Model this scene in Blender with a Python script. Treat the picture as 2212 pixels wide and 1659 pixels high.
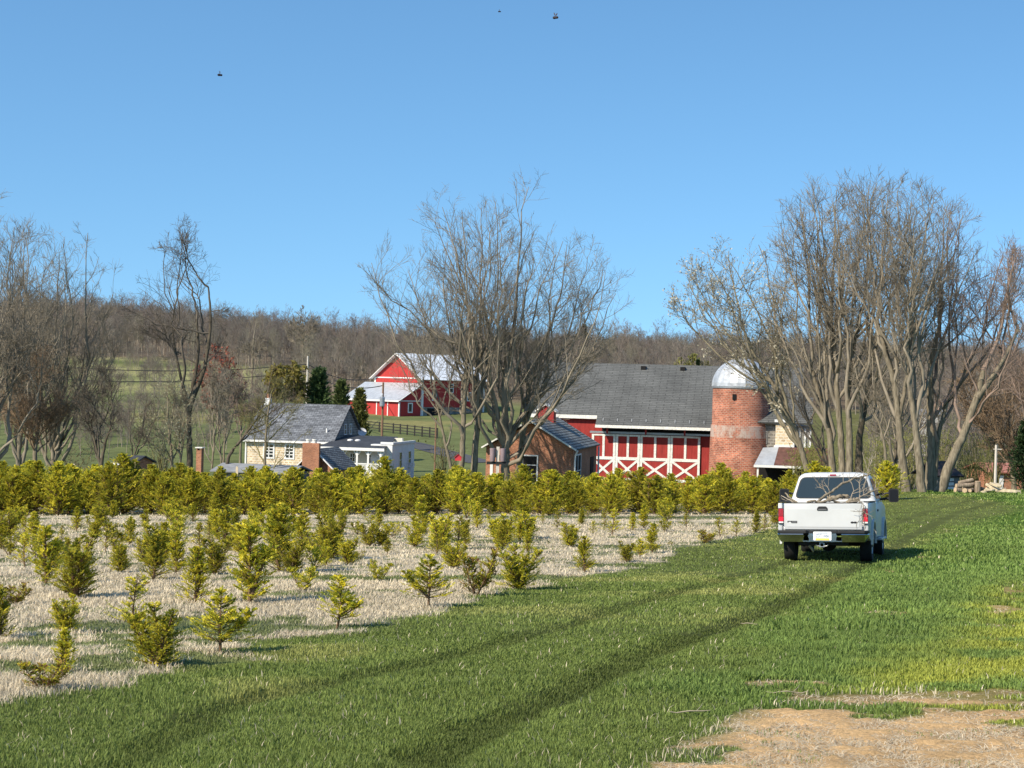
import bpy, bmesh, math, random
import numpy as np
from mathutils import Vector, Matrix

S = bpy.context.scene
for o in list(bpy.data.objects):
    bpy.data.objects.remove(o)
C = S.collection
R = math.radians

# ------------------------------------------------------------------ camera, sky, sun, exposure
CAM = np.array((0.0, 0.0, 1.61))
ROLL = R(1.5)
FOC = 3871.0                      # focal length in pixels of a 2212 px wide picture
cd = bpy.data.cameras.new('camera')
cam = bpy.data.objects.new('camera', cd)
C.objects.link(cam)
cd.sensor_width = 36.0
cd.lens = 36.0 * FOC / 2212.0
cd.clip_start = 0.1
cd.clip_end = 9000
cam.location = CAM
cam.matrix_world = Matrix.Translation(CAM) @ Matrix.Rotation(R(90), 4, 'X') @ Matrix.Rotation(ROLL, 4, 'Z')
S.camera = cam
SUN_EL, SUN_AZ = R(38), math.atan2(-0.75, -0.66)   # the sun stands behind the camera, to its left
world = bpy.data.worlds.new('World')
S.world = world
world.use_nodes = True
wn = world.node_tree.nodes
wl = world.node_tree.links
sky = wn.new('ShaderNodeTexSky')
sky.sky_type = 'NISHITA'
sky.sun_disc = False
sky.sun_elevation = SUN_EL
sky.sun_rotation = SUN_AZ
sky.altitude = 0
sky.air_density = 1.6
sky.dust_density = 0.45
sky.ozone_density = 10.0
wtc = wn.new('ShaderNodeTexCoord'); wmp = wn.new('ShaderNodeMapping')   # the blue of a clear dry day reaches almost to the skyline
wmp.inputs['Location'].default_value = (0, 0, .17); wmp.inputs['Scale'].default_value = (1, 1, 1.5)
wl.new(wtc.outputs['Generated'], wmp.inputs[0]); wl.new(wmp.outputs[0], sky.inputs[0])
whs = wn.new('ShaderNodeHueSaturation'); whs.inputs['Hue'].default_value = .491; whs.inputs['Saturation'].default_value = 1.0
wl.new(sky.outputs[0], whs.inputs['Color']); wl.new(whs.outputs[0], wn['Background'].inputs[0])
wn['Background'].inputs[1].default_value = 0.14
ld = bpy.data.lights.new('sun', 'SUN')
ld.energy = 4.8
ld.angle = R(0.5)
ld.color = (1.0, 0.905, 0.75)
sun = bpy.data.objects.new('sun', ld)
C.objects.link(sun)
sd = Vector((math.sin(SUN_AZ) * math.cos(SUN_EL), math.cos(SUN_AZ) * math.cos(SUN_EL), math.sin(SUN_EL)))
sun.rotation_euler = sd.to_track_quat('Z', 'Y').to_euler()
S.view_settings.view_transform = 'Standard'
S.view_settings.look = 'None'
S.view_settings.exposure = 0.5
S.view_settings.gamma = 1.0
S.cycles.max_bounces = 6
S.cycles.diffuse_bounces = 3
S.cycles.transparent_max_bounces = 6

# ------------------------------------------------------------------ helpers
CR, SR = math.cos(ROLL), math.sin(ROLL)
def at(px, py, D):
    """World point at depth D seen at pixel px, py of a 2212 x 1659 picture."""
    u = (px - 1106.0) / FOC
    v = (829.5 - py) / FOC
    return np.array((D * (u * CR - v * SR), D, CAM[2] + D * (u * SR + v * CR)))

def smooth(a, b, x):
    t = np.clip((x - a) / (b - a), 0, 1)
    return t * t * (3 - 2 * t)

def hsh(ix, iy, s):
    h = np.sin(ix * 127.1 + iy * 311.7 + s * 74.7) * 43758.5453
    return h - np.floor(h)
def vn(x, y, s=0):
    x = np.asarray(x, float); y = np.asarray(y, float)
    ix, iy = np.floor(x), np.floor(y)
    fx, fy = x - ix, y - iy
    fx = fx * fx * (3 - 2 * fx); fy = fy * fy * (3 - 2 * fy)
    a = hsh(ix, iy, s); b = hsh(ix + 1, iy, s); c = hsh(ix, iy + 1, s); d = hsh(ix + 1, iy + 1, s)
    return (a * (1 - fx) + b * fx) * (1 - fy) + (c * (1 - fx) + d * fx) * fy
def fbm(x, y, s=0, o=4):
    t, a, n = 0, 0.5, 0
    for k in range(o):
        t = t + a * vn(x * 2 ** k, y * 2 ** k, s + k * 13); n += a; a *= .5
    return t / n

# terrain: a slope falling away from the camera, a crest, the farm valley, then the wooded hill
_PY = np.array([80, 90, 105, 120, 150, 185, 210, 225, 245, 270, 285, 300, 340, 400, 500, 620, 750, 900, 1300, 5000.])
_PZ = np.array([-3.95, -4.5, -5.4, -6.2, -7.1, -8.3, -9.0, -8.9, -7.2, -5.6, -4.6, -4.2, -1.2, 3.4, 6.8, 8.6, 10.5, 9, 0, -10.])
_dy = np.arange(60, 5000, 2.0)
_dz = np.interp(_dy, _PY, _PZ)
_k = np.hanning(13); _k /= _k.sum()
_dz = np.convolve(np.pad(_dz, 6, mode='edge'), _k, mode='valid')
def gz(x, y):
    x = np.asarray(x, float); y = np.asarray(y, float)
    plane = 0.0262 * x - 0.0593 * y
    eL = 0.69 * smooth(38, 71, y) + 0.3 * smooth(71, 80, y)
    eR = 1.52 * smooth(46, 88, y)
    r = smooth(9.5, 20, x)
    near = plane + eL * (1 - r) + eR * r
    xx = np.clip(x, -80, 80)
    rr = smooth(12, 18, x - (y - 88) * 0.15)
    far = np.interp(y, _dy, _dz) + .0262 * np.clip(x, -40, 40) * smooth(150, 90, y)
    far = far + rr * .78 * smooth(76, 90, y) * smooth(230, 96, y)
    far = far + 7 * smooth(-25, -140, x) * smooth(330, 560, y)
    w = smooth(78, 94, y)
    z = near * (1 - w) + far * w
    z = z + (fbm(x * .05, y * .05, 5, 3) - .5) * 2.4 * smooth(310, 450, y)
    z = z + (fbm(x * 1.3, y * 1.3, 9, 3) - .5) * .05 * smooth(120, 60, y)
    return z
def ground_hit(px, py, lo=4, hi=120):
    d = np.geomspace(lo, hi, 1500)
    p = np.array([at(px, py, t) for t in d])
    f = p[:, 2] - gz(p[:, 0], p[:, 1])
    i = np.where(f < 0)[0]
    return p[i[0]] if len(i) else p[-1]

def tag(o, label=None, cat=None, group=None, kind=None):
    if label: o['label'] = label
    if cat: o['category'] = cat
    if group: o['group'] = group
    if kind: o['kind'] = kind
    return o
def empty(name, loc=(0, 0, 0), rz=0.0, label=None, cat=None, group=None):
    o = bpy.data.objects.new(name, None)
    o.empty_display_size = .3
    C.objects.link(o)
    o.location = loc
    o.rotation_euler = (0, 0, rz)
    return tag(o, label, cat, group)

def mesh_np(name, V, Fs, col=None, smoothf=False):
    me = bpy.data.meshes.new(name)
    V = np.asarray(V, np.float32)
    Fs = [np.asarray(f, np.int32) for f in Fs if len(f)]
    me.vertices.add(len(V)); me.vertices.foreach_set('co', V.ravel())
    tot = np.concatenate([np.full(len(f), f.shape[1], np.int32) for f in Fs])
    idx = np.concatenate([f.ravel() for f in Fs])
    st = np.concatenate(([0], np.cumsum(tot)[:-1])).astype(np.int32)
    me.loops.add(len(idx)); me.loops.foreach_set('vertex_index', idx)
    me.polygons.add(len(tot)); me.polygons.foreach_set('loop_start', st)
    me.polygons.foreach_set('loop_total', tot)
    if smoothf:
        me.polygons.foreach_set('use_smooth', np.ones(len(tot), bool))
    if col is not None:
        a = me.attributes.new('Col', 'FLOAT_COLOR', 'POINT')
        c = np.ones((len(V), 4), np.float32); c[:, :3] = col
        a.data.foreach_set('color', c.ravel())
    me.update(calc_edges=True)
    me.validate()
    return me
def link(name, me, m, parent=None):
    o = bpy.data.objects.new(name, me)
    C.objects.link(o)
    if m is not None and len(me.materials) == 0: me.materials.append(m)
    if parent is not None: o.parent = parent
    return o

class MB:
    """collects boxes, prisms, beams and tubes of ONE part into one mesh"""
    def __init__(s): s.V = []; s.F = []
    def add(s, V, F):
        n = len(s.V); s.V += [tuple(map(float, v)) for v in V]; s.F += [tuple(i + n for i in f) for f in F]; return s
    def box(s, x0, x1, y0, y1, z0, z1):
        return s.add([(x0, y0, z0), (x1, y0, z0), (x1, y1, z0), (x0, y1, z0), (x0, y0, z1), (x1, y0, z1), (x1, y1, z1), (x0, y1, z1)],
                     [(0, 3, 2, 1), (4, 5, 6, 7), (0, 1, 5, 4), (1, 2, 6, 5), (2, 3, 7, 6), (3, 0, 4, 7)])
    def prism(s, poly, ax, a, b):
        def P(p, t): return (t, p[0], p[1]) if ax == 'x' else (p[0], t, p[1]) if ax == 'y' else (p[0], p[1], t)
        n = len(poly)
        return s.add([P(p, a) for p in poly] + [P(p, b) for p in poly],
                     [tuple(range(n)), tuple(range(2 * n - 1, n - 1, -1))] + [(i, (i + 1) % n, n + (i + 1) % n, n + i) for i in range(n)])
    def beam(s, p, q, w, h, up=(0, 0, 1)):
        p, q = Vector(p), Vector(q); d = (q - p).normalized(); u = Vector(up)
        sx = d.cross(u).normalized() * w / 2; sy = sx.cross(d).normalized() * h / 2
        return s.add([p - sx - sy, p + sx - sy, p + sx + sy, p - sx + sy, q - sx - sy, q + sx - sy, q + sx + sy, q - sx + sy],
                     [(0, 3, 2, 1), (4, 5, 6, 7), (0, 1, 5, 4), (1, 2, 6, 5), (2, 3, 7, 6), (3, 0, 4, 7)])
    def slab(s, quad, t):
        """a quad given by its four top corners, thickened by t straight along its normal"""
        q = [Vector(v) for v in quad]; n = (q[1] - q[0]).cross(q[2] - q[0]).normalized() * t
        return s.add(q + [v - n for v in q], [(0, 1, 2, 3), (7, 6, 5, 4), (0, 4, 5, 1), (1, 5, 6, 2), (2, 6, 7, 3), (3, 7, 4, 0)])
    def tube(s, pts, r, n=8):
        pts = [Vector(p) for p in pts]; rs = r if hasattr(r, '__len__') else [r] * len(pts)
        V, F = [], []
        for i, p in enumerate(pts):
            d = (pts[min(i + 1, len(pts) - 1)] - pts[max(i - 1, 0)]).normalized()
            a = Vector((0.31, 0.9, 0.17)) if abs(d.z) > .7 else Vector((0, 0, 1))
            u = d.cross(a).normalized(); w = d.cross(u)
            V += [p + (u * math.cos(t) + w * math.sin(t)) * rs[i] for t in [2 * math.pi * k / n for k in range(n)]]
        for i in range(len(pts) - 1):
            F += [(i * n + k, i * n + (k + 1) % n, (i + 1) * n + (k + 1) % n, (i + 1) * n + k) for k in range(n)]
        F += [tuple(range(n - 1, -1, -1)), tuple(range((len(pts) - 1) * n, len(pts) * n))]
        return s.add(V, F)
    def lathe(s, prof, c=(0, 0), n=24, axis='z'):
        V, F = [], []
        for r, z in prof:
            for k in range(n):
                t = 2 * math.pi * k / n
                a, b = r * math.cos(t), r * math.sin(t)
                V.append((c[0] + a, c[1] + b, z) if axis == 'z' else (z, c[0] + a, c[1] + b))
        m = len(prof)
        for i in range(m - 1):
            F += [(i * n + k, i * n + (k + 1) % n, (i + 1) * n + (k + 1) % n, (i + 1) * n + k) for k in range(n)]
        F += [tuple(range(n - 1, -1, -1)), tuple(range((m - 1) * n, m * n))]
        return s.add(V, F)
    def loft(s, rings):
        n = len(rings[0]); V = [p for r in rings for p in r]; F = []
        for i in range(len(rings) - 1):
            F += [(i * n + k, i * n + (k + 1) % n, (i + 1) * n + (k + 1) % n, (i + 1) * n + k) for k in range(n)]
        F += [tuple(range(n - 1, -1, -1)), tuple(range((len(rings) - 1) * n, len(rings) * n))]
        return s.add(V, F)
    def build(s, name, m, parent=None, bevel=0, smoothf=False, seg=2):
        bm = bmesh.new()
        vs = [bm.verts.new(v) for v in s.V]
        for f in s.F:
            try: bm.faces.new([vs[i] for i in f])
            except ValueError: pass
        bmesh.ops.recalc_face_normals(bm, faces=bm.faces)
        if bevel:
            es = [e for e in bm.edges if len(e.link_faces) == 2 and e.calc_face_angle(0) > .5]
            bmesh.ops.bevel(bm, geom=es, offset=bevel, segments=seg, affect='EDGES', profile=.5, clamp_overlap=True)
        me = bpy.data.meshes.new(name)
        if smoothf:
            for f in bm.faces: f.smooth = True
        bm.to_mesh(me); bm.free()
        if smoothf:
            try: me.set_sharp_from_angle(angle=R(38))
            except Exception: pass
        return link(name, me, m, parent)

# ------------------------------------------------------------------ materials
def nt(name):
    m = bpy.data.materials.new(name); m.use_nodes = True
    t = m.node_tree; return m, t, t.nodes, t.links, t.nodes['Principled BSDF']
def ramp2(N, L, fac, c0, c1, p0=.3, p1=.7):
    r = N.new('ShaderNodeValToRGB'); L.new(fac, r.inputs[0])
    r.color_ramp.elements[0].position = p0; r.color_ramp.elements[1].position = p1
    r.color_ramp.elements[0].color = (*c0, 1); r.color_ramp.elements[1].color = (*c1, 1)
    return r
def noise(N, L, scale, detail=5, rough=.6, stretch=None, coord='Object'):
    tc = N.new('ShaderNodeTexCoord'); n = N.new('ShaderNodeTexNoise')
    n.inputs['Scale'].default_value = scale; n.inputs['Detail'].default_value = detail; n.inputs['Roughness'].default_value = rough
    if stretch:
        mp = N.new('ShaderNodeMapping'); mp.inputs['Scale'].default_value = stretch
        L.new(tc.outputs[coord], mp.inputs[0]); L.new(mp.outputs[0], n.inputs[0])
    else: L.new(tc.outputs[coord], n.inputs[0])
    return n
def sc(c, k): return tuple(min(1, v * k) for v in c)
def M(name, col, rough=.75, var=.18, scale=3.0, metal=0.0, spec=.3, stretch=None, bump=0.0, col2=None, coat=0):
    m, t, N, L, b = nt(name)
    n = noise(N, L, scale, stretch=stretch)
    r = ramp2(N, L, n.outputs[0], sc(col, 1 - var), col2 or sc(col, 1 + var), .32, .68)
    L.new(r.outputs[0], b.inputs['Base Color'])
    b.inputs['Roughness'].default_value = rough; b.inputs['Metallic'].default_value = metal
    b.inputs['Specular IOR Level'].default_value = spec
    if coat: b.inputs['Coat Weight'].default_value = coat; b.inputs['Coat Roughness'].default_value = .05
    if bump:
        bp = N.new('ShaderNodeBump'); bp.inputs['Strength'].default_value = bump; bp.inputs['Distance'].default_value = .03
        L.new(n.outputs[0], bp.inputs['Height']); L.new(bp.outputs[0], b.inputs['Normal'])
    return m
def wallvec(N, L, kz=1.0):
    tc = N.new('ShaderNodeTexCoord'); s = N.new('ShaderNodeSeparateXYZ'); L.new(tc.outputs['Object'], s.inputs[0])
    a = N.new('ShaderNodeMath'); a.operation = 'ADD'; L.new(s.outputs[0], a.inputs[0]); L.new(s.outputs[1], a.inputs[1])
    z = N.new('ShaderNodeMath'); z.operation = 'MULTIPLY'; L.new(s.outputs[2], z.inputs[0]); z.inputs[1].default_value = kz
    c = N.new('ShaderNodeCombineXYZ'); L.new(a.outputs[0], c.inputs[0]); L.new(z.outputs[0], c.inputs[1])
    return c.outputs[0], s
def bricky(name, c1, c2, mortar, bw=.22, bh=.075, ms=.012, big=.5, kz=1.0, vec='wall', rough=.85, blot=(.6, 1.25), bump=.4, bandz=None, offs=.5):
    m, t, N, L, b = nt(name)
    v, s = wallvec(N, L, kz)
    if vec == 'round':
        a = N.new('ShaderNodeMath'); a.operation = 'ARCTAN2'; L.new(s.outputs[1], a.inputs[0]); L.new(s.outputs[0], a.inputs[1])
        k = N.new('ShaderNodeMath'); k.operation = 'MULTIPLY'; k.inputs[1].default_value = 2.45; L.new(a.outputs[0], k.inputs[0])
        c = N.new('ShaderNodeCombineXYZ'); L.new(k.outputs[0], c.inputs[0]); L.new(s.outputs[2], c.inputs[1]); v = c.outputs[0]
    if vec == 'roof':
        c = N.new('ShaderNodeCombineXYZ'); L.new(s.outputs[0], c.inputs[0])
        z = N.new('ShaderNodeMath'); z.operation = 'MULTIPLY'; L.new(s.outputs[2], z.inputs[0]); z.inputs[1].default_value = kz
        L.new(z.outputs[0], c.inputs[1]); v = c.outputs[0]
    br = N.new('ShaderNodeTexBrick'); L.new(v, br.inputs[0])
    br.offset = offs
    br.inputs['Color1'].default_value = (*c1, 1); br.inputs['Color2'].default_value = (*c2, 1); br.inputs['Mortar'].default_value = (*mortar, 1)
    br.inputs['Scale'].default_value = 1; br.inputs['Brick Width'].default_value = bw; br.inputs['Row Height'].default_value = bh
    br.inputs['Mortar Size'].default_value = ms; br.inputs['Bias'].default_value = -.1
    n = noise(N, L, big, 8, .65)
    r = ramp2(N, L, n.outputs[0], (blot[0],) * 3, (blot[1],) * 3, .3, .7)
    mx = N.new('ShaderNodeMix'); mx.data_type = 'RGBA'; mx.blend_type = 'MULTIPLY'; mx.inputs[0].default_value = 1
    L.new(br.outputs[0], mx.inputs[6]); L.new(r.outputs[0], mx.inputs[7])
    n2 = noise(N, L, 5, 4, .7, (1, 1, 3))
    r2 = ramp2(N, L, n2.outputs[0], (.62,) * 3, (1.3,) * 3, .3, .7)
    m2 = N.new('ShaderNodeMix'); m2.data_type = 'RGBA'; m2.blend_type = 'MULTIPLY'; m2.inputs[0].default_value = .8
    L.new(mx.outputs[2], m2.inputs[6]); L.new(r2.outputs[0], m2.inputs[7])
    out = m2.outputs[2]
    if bandz:   # the pale cement ring round the silo
        g = N.new('ShaderNodeValToRGB'); mr = N.new('ShaderNodeMapRange'); L.new(s.outputs[2], mr.inputs[0])
        mr.inputs[1].default_value = bandz[0]; mr.inputs[2].default_value = bandz[1]
        e = g.color_ramp.elements; e[0].position = 0.0; e[0].color = (0, 0, 0, 1); e[1].position = .02; e[1].color = (1, 1, 1, 1)
        q = e.new(.98); q.color = (1, 1, 1, 1); q = e.new(1.0); q.color = (0, 0, 0, 1)
        L.new(mr.outputs[0], g.inputs[0])
        n3 = noise(N, L, 2.2, 6, .7, (1, 1, .6)); r3 = ramp2(N, L, n3.outputs[0], (0, 0, 0), (1, 1, 1), .38, .6)
        ml = N.new('ShaderNodeMath'); ml.operation = 'MULTIPLY'; L.new(g.outputs[0], ml.inputs[0]); L.new(r3.outputs[0], ml.inputs[1])
        m3 = N.new('ShaderNodeMix'); m3.data_type = 'RGBA'; L.new(ml.outputs[0], m3.inputs[0]); L.new(out, m3.inputs[6])
        m3.inputs[7].default_value = (.42, .33, .28, 1); out = m3.outputs[2]
    L.new(out, b.inputs['Base Color'])
    b.inputs['Roughness'].default_value = rough; b.inputs['Specular IOR Level'].default_value = .2
    if bump:
        bp = N.new('ShaderNodeBump'); bp.inputs['Strength'].default_value = bump; bp.inputs['Distance'].default_value = .02
        L.new(br.outputs[1], bp.inputs['Height']); bp.invert = True; L.new(bp.outputs[0], b.inputs['Normal'])
    return m
def planky(name, col, w=.22, rough=.7, dirt=.25, low=None):
    """painted vertical boards; low = colour of the weathered lower boards below local height z"""
    m, t, N, L, b = nt(name)
    v, s = wallvec(N, L)
    wv = N.new('ShaderNodeTexWave'); wv.wave_type = 'BANDS'; wv.bands_direction = 'X'; wv.wave_profile = 'SAW'
    wv.inputs['Scale'].default_value = 1 / w / 3.183; L.new(v, wv.inputs[0])
    n = noise(N, L, 1.6, 7, .65, (2.2, 2.2, .5))
    r = ramp2(N, L, n.outputs[0], sc(col, 1 - dirt), sc(col, 1 + dirt), .3, .7)
    rw = ramp2(N, L, wv.outputs[1], (.55,) * 3, (1, 1, 1), 0.0, .1)
    mx = N.new('ShaderNodeMix'); mx.data_type = 'RGBA'; mx.blend_type = 'MULTIPLY'; mx.inputs[0].default_value = .7
    L.new(r.outputs[0], mx.inputs[6]); L.new(rw.outputs[0], mx.inputs[7])
    out = mx.outputs[2]
    if low:
        mr = N.new('ShaderNodeMapRange'); L.new(s.outputs[2], mr.inputs[0]); mr.inputs[1].default_value = low[1] + .5; mr.inputs[2].default_value = low[1] - .6
        n2 = noise(N, L, 2.5, 6, .7); r2 = ramp2(N, L, n2.outputs[0], (0, 0, 0), (1, 1, 1), .42, .6)
        ml = N.new('ShaderNodeMath'); ml.operation = 'MULTIPLY'; L.new(mr.outputs[0], ml.inputs[0]); L.new(r2.outputs[0], ml.inputs[1])
        m3 = N.new('ShaderNodeMix'); m3.data_type = 'RGBA'; L.new(ml.outputs[0], m3.inputs[0]); L.new(out, m3.inputs[6]); m3.inputs[7].default_value = (*low[0], 1)
        out = m3.outputs[2]
    L.new(out, b.inputs['Base Color']); b.inputs['Roughness'].default_value = rough; b.inputs['Specular IOR Level'].default_value = .2
    return m
def leafy(name, trans=.3, rnd=0.0, tint=(1, 1, 1)):
    m, t, N, L, b = nt(name)
    a = N.new('ShaderNodeAttribute'); a.attribute_name = 'Col'
    out = a.outputs[0]
    if rnd:
        oi = N.new('ShaderNodeObjectInfo'); r = ramp2(N, L, oi.outputs['Random'], (1 - rnd, 1 - rnd * 1.1, 1 - rnd), (1 + rnd, 1 + rnd * .9, 1 + rnd * .7), 0, 1)
        mx = N.new('ShaderNodeMix'); mx.data_type = 'RGBA'; mx.blend_type = 'MULTIPLY'; mx.inputs[0].default_value = 1
        L.new(out, mx.inputs[6]); L.new(r.outputs[0], mx.inputs[7]); out = mx.outputs[2]
    L.new(out, b.inputs['Base Color']); b.inputs['Roughness'].default_value = .65; b.inputs['Specular IOR Level'].default_value = .25
    if trans:
        tr = N.new('ShaderNodeBsdfTranslucent'); L.new(out, tr.inputs[0]); ms = N.new('ShaderNodeMixShader'); ms.inputs[0].default_value = trans
        L.new(b.outputs[0], ms.inputs[1]); L.new(tr.outputs[0], ms.inputs[2]); L.new(ms.outputs[0], N['Material Output'].inputs[0])
    return m
# ------------------------------------------------------------------ the ground and its cover
def poly_x(pxs):
    """turn a picture outline of a ground boundary into X as a function of Y"""
    P = np.array([ground_hit(a, b) for a, b in pxs]); o = np.argsort(P[:, 1]); P = P[o]
    return lambda y: np.interp(y, P[:, 1], P[:, 0])
X_FIELD = poly_x([(-420, 1600), (0, 1500), (200, 1474), (380, 1440), (560, 1398), (760, 1360), (1000, 1300), (1280, 1238), (1480, 1186), (1690, 1135), (1790, 1100), (1900, 1078)])
X_LUSH = poly_x([(1440, 1500), (1560, 1440), (1640, 1390), (1720, 1320), (1820, 1255), (1950, 1195), (2080, 1140), (2200, 1095)])
X_YEL = poly_x([(1860, 1500), (1960, 1400), (2060, 1320), (2150, 1245), (2250, 1190), (2400, 1130)])
X_WORN = poly_x([(2010, 1500), (2080, 1465), (2130, 1395), (2160, 1330), (2190, 1260), (2215, 1210), (2260, 1150)])
X_TR = poly_x([(900, 1620), (949, 1597), (1096, 1543), (1197, 1510), (1297, 1463), (1398, 1412), (1565, 1355), (1699, 1302), (1878, 1215), (1960, 1160), (2060, 1110), (2180, 1080)])
X_TL = poly_x([(480, 1515), (561, 1493), (762, 1469), (962, 1426), (1096, 1389), (1217, 1355), (1331, 1315), (1500, 1270), (1706, 1212), (1880, 1150), (2000, 1105), (2120, 1077)])
def eased(f, lo=8.0, hi=90.0, win=31):
    q = np.linspace(lo, hi, 400); v = f(q); k = np.hanning(win); k /= k.sum(); h = win // 2
    pad = np.concatenate([v[0] + (v[1] - v[0]) * np.arange(-h, 0), v, v[-1] + (v[-1] - v[-2]) * np.arange(1, h + 1)])
    w = np.convolve(pad, k, mode='valid'); return lambda y: np.interp(y, q, w)
X_TL, X_TR = eased(X_TL), eased(X_TR)
_sp = np.array([ground_hit(a, b) for a, b in [(1330, 1700), (1440, 1659), (1520, 1618), (1600, 1566), (1690, 1532), (1820, 1518), (1960, 1506), (2080, 1508), (2212, 1515), (2400, 1530)]])
_sp = _sp[np.argsort(_sp[:, 0])]
def Y_SOIL(x): return np.interp(x, _sp[:, 0], _sp[:, 1], left=0)

def cover(x, y):
    """weights of straw, bare soil, lush grass, yellow grass and wheel track at ground points"""
    x = np.asarray(x, float); y = np.asarray(y, float)
    n1 = fbm(x * .9, y * .9, 1); n2 = fbm(x * .30 + 7, y * .55, 2); n3 = fbm(x * 2.6, y * 2.6, 3); n4 = fbm(x * .14, y * .62 + 3, 4)
    s = X_FIELD(y) - x
    fld = smooth(-.3, .3, s + (n1 - .5) * 1.6)
    fld = fld * (smooth(96, 84, y))
    straw = fld * smooth(.445, .525, n2 * .40 + n4 * .30 + n3 * .3 + .03 + .02 * smooth(2, 8, s))
    soil = smooth(-.8, .8, Y_SOIL(x) + .25 - y + (n1 - .5) * .8 + (fbm(x * 1.9, y * 1.2, 12) - .5) * 1.3 + (n3 - .5) * 1.6) * smooth(17, 15, y)
    soil = np.maximum(soil, .9 * smooth(.73, .78, fbm(x * .8 + 31, y * .8, 11)) * smooth(0, .6, x - X_LUSH(y)) * smooth(60, 40, y))
    soil = np.maximum(soil, .6 * smooth(.35, .05, np.abs(x - X_WORN(y)) + (n3 - .5) * .6) * smooth(.40, .58, n1) * smooth(34, 26, y) * smooth(17, 19, y))
    soil = soil * (1 - .95 * smooth(.60, .66, fbm(x * 1.1 + 3, y * 1.5, 13)) * smooth(2.6, 1.2, Y_SOIL(x) - y))
    lush = smooth(-.5, .6, x - X_LUSH(y) + (n1 - .5) * 2.0) * (1 - soil)
    yel = smooth(-.4, 1.0, x - X_YEL(y) + (n1 - .5) * 1.6) * lush * smooth(36, 22, y)
    wd = .17
    dl = np.abs(x - X_TL(y) + (n3 - .5) * .28 + (n1 - .5) * .2); dr = np.abs(x - X_TR(y) + (n3 - .5) * .28 + (n1 - .5) * .2)
    tr = np.maximum(smooth(wd * 2.0, wd * .3, dl) * .75, smooth(wd * 2.1, wd * .4, dr)) * (1 - fld) * smooth(9.5, 11, y) * (1 - .45 * smooth(38, 55, y))
    return fld, straw, soil, lush, yel, tr

def ground_col(x, y):
    fld, straw, soil, lush, yel, tr = [w[..., None] for w in cover(x, y)]
    n = fbm(x * 1.7, y * 1.7, 21)[..., None]; nb = fbm(x * .25, y * .25, 22)[..., None]
    c = np.array((.12, .14, .042)) * (.75 + .5 * n)
    fg = np.array((.12, .135, .07)) * (.7 + .6 * n)
    c = c * (1 - fld) + fg * fld
    c = c * (1 - lush) + np.array((.07, .125, .018)) * lush
    c = c * (1 - yel) + np.array((.19, .20, .03)) * yel
    st = np.array((.53, .45, .32)) * (.72 + .5 * n)
    c = c * (1 - straw) + st * straw
    so = np.array((.60, .385, .185)) * (.75 + .5 * n)
    c = c * (1 - soil) + so * soil
    c = c * (1 - .42 * tr)
    # beyond the farm field: mown lawns, a pale pasture, the leaf litter of the wood
    far = smooth(88, 100, y)[..., None]
    lawn = np.array((.135, .155, .062)) * (.7 + .6 * nb)
    dry = np.array((.23, .21, .085))
    n5 = fbm(x * .06, y * .11, 23)[..., None]
    lawn = lawn + (dry - lawn) * (smooth(.42, .62, n5) * smooth(262, 280, y[..., None]) * smooth(320, 300, y[..., None]))
    past = np.array((.28, .27, .12)) * (.8 + .4 * nb)
    pw = smooth(320, 345, y)[..., None] * smooth(.2, .5, fbm(x * .02, y * .05, 24))[..., None]
    lawn = lawn * (1 - pw) + past * pw
    lit = np.array((.15, .115, .08)) * (.7 + .6 * n)
    wood = smooth(395, 425, y + (n5[..., 0] - .5) * 40)
    wood = np.maximum(wood, smooth(318, 340, y) * smooth(-48, -38, x))[..., None]
    brush = (smooth(16, 22, x) * smooth(100, 112, y))[..., None]
    lawn = lawn * (1 - wood) + lit * wood
    lawn = lawn * (1 - brush * (1 - wood)) + np.array((.13, .13, .05)) * brush * (1 - wood) * (.7 + .6 * n)
    return c * (1 - far) + lawn * far

ys = np.concatenate([np.linspace(-60, 6.5, 30), np.geomspace(6.6, 95, 520), np.geomspace(96, 520, 210), np.geomspace(530, 8500, 60)])
us = np.concatenate([np.linspace(-6, -.62, 26), np.linspace(-.6, .6, 430), np.linspace(.62, 6, 26)])
YY, UU = np.meshgrid(ys, us, indexing='ij')
XX = UU * np.maximum(YY, 12.0)
fl_, st_, so_, lu_, ye_, tr_ = cover(XX, YY)
ZZ = gz(XX, YY) - .055 * tr_ * smooth(60, 40, YY) + so_ * ((fbm(XX * 4, YY * 4, 31) - .5) * .06 + (vn(XX * 13, YY * 13, 32) - .5) * .028)
nr, nc = XX.shape
I = np.arange(nr * nc).reshape(nr, nc)
Q = np.stack([I[:-1, :-1], I[:-1, 1:], I[1:, 1:], I[1:, :-1]], -1).reshape(-1, 4)
gm, t_, N_, L_, b_ = nt('ground_cover')
at_ = N_.new('ShaderNodeAttribute'); at_.attribute_name = 'Col'
nf = noise(N_, L_, 34, 8, .75, coord='Object'); rf = ramp2(N_, L_, nf.outputs[0], (.45,) * 3, (1.5,) * 3, .3, .72)
nm = noise(N_, L_, .55, 6, .7, (1, 1.6, 1)); rm = ramp2(N_, L_, nm.outputs[0], (.75,) * 3, (1.22,) * 3, .3, .7)
mx_ = N_.new('ShaderNodeMix'); mx_.data_type = 'RGBA'; mx_.blend_type = 'MULTIPLY'; mx_.inputs[0].default_value = 1
my_ = N_.new('ShaderNodeMix'); my_.data_type = 'RGBA'; my_.blend_type = 'MULTIPLY'; my_.inputs[0].default_value = 1
L_.new(at_.outputs[0], mx_.inputs[6]); L_.new(rf.outputs[0], mx_.inputs[7]); L_.new(mx_.outputs[2], my_.inputs[6]); L_.new(rm.outputs[0], my_.inputs[7])
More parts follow.
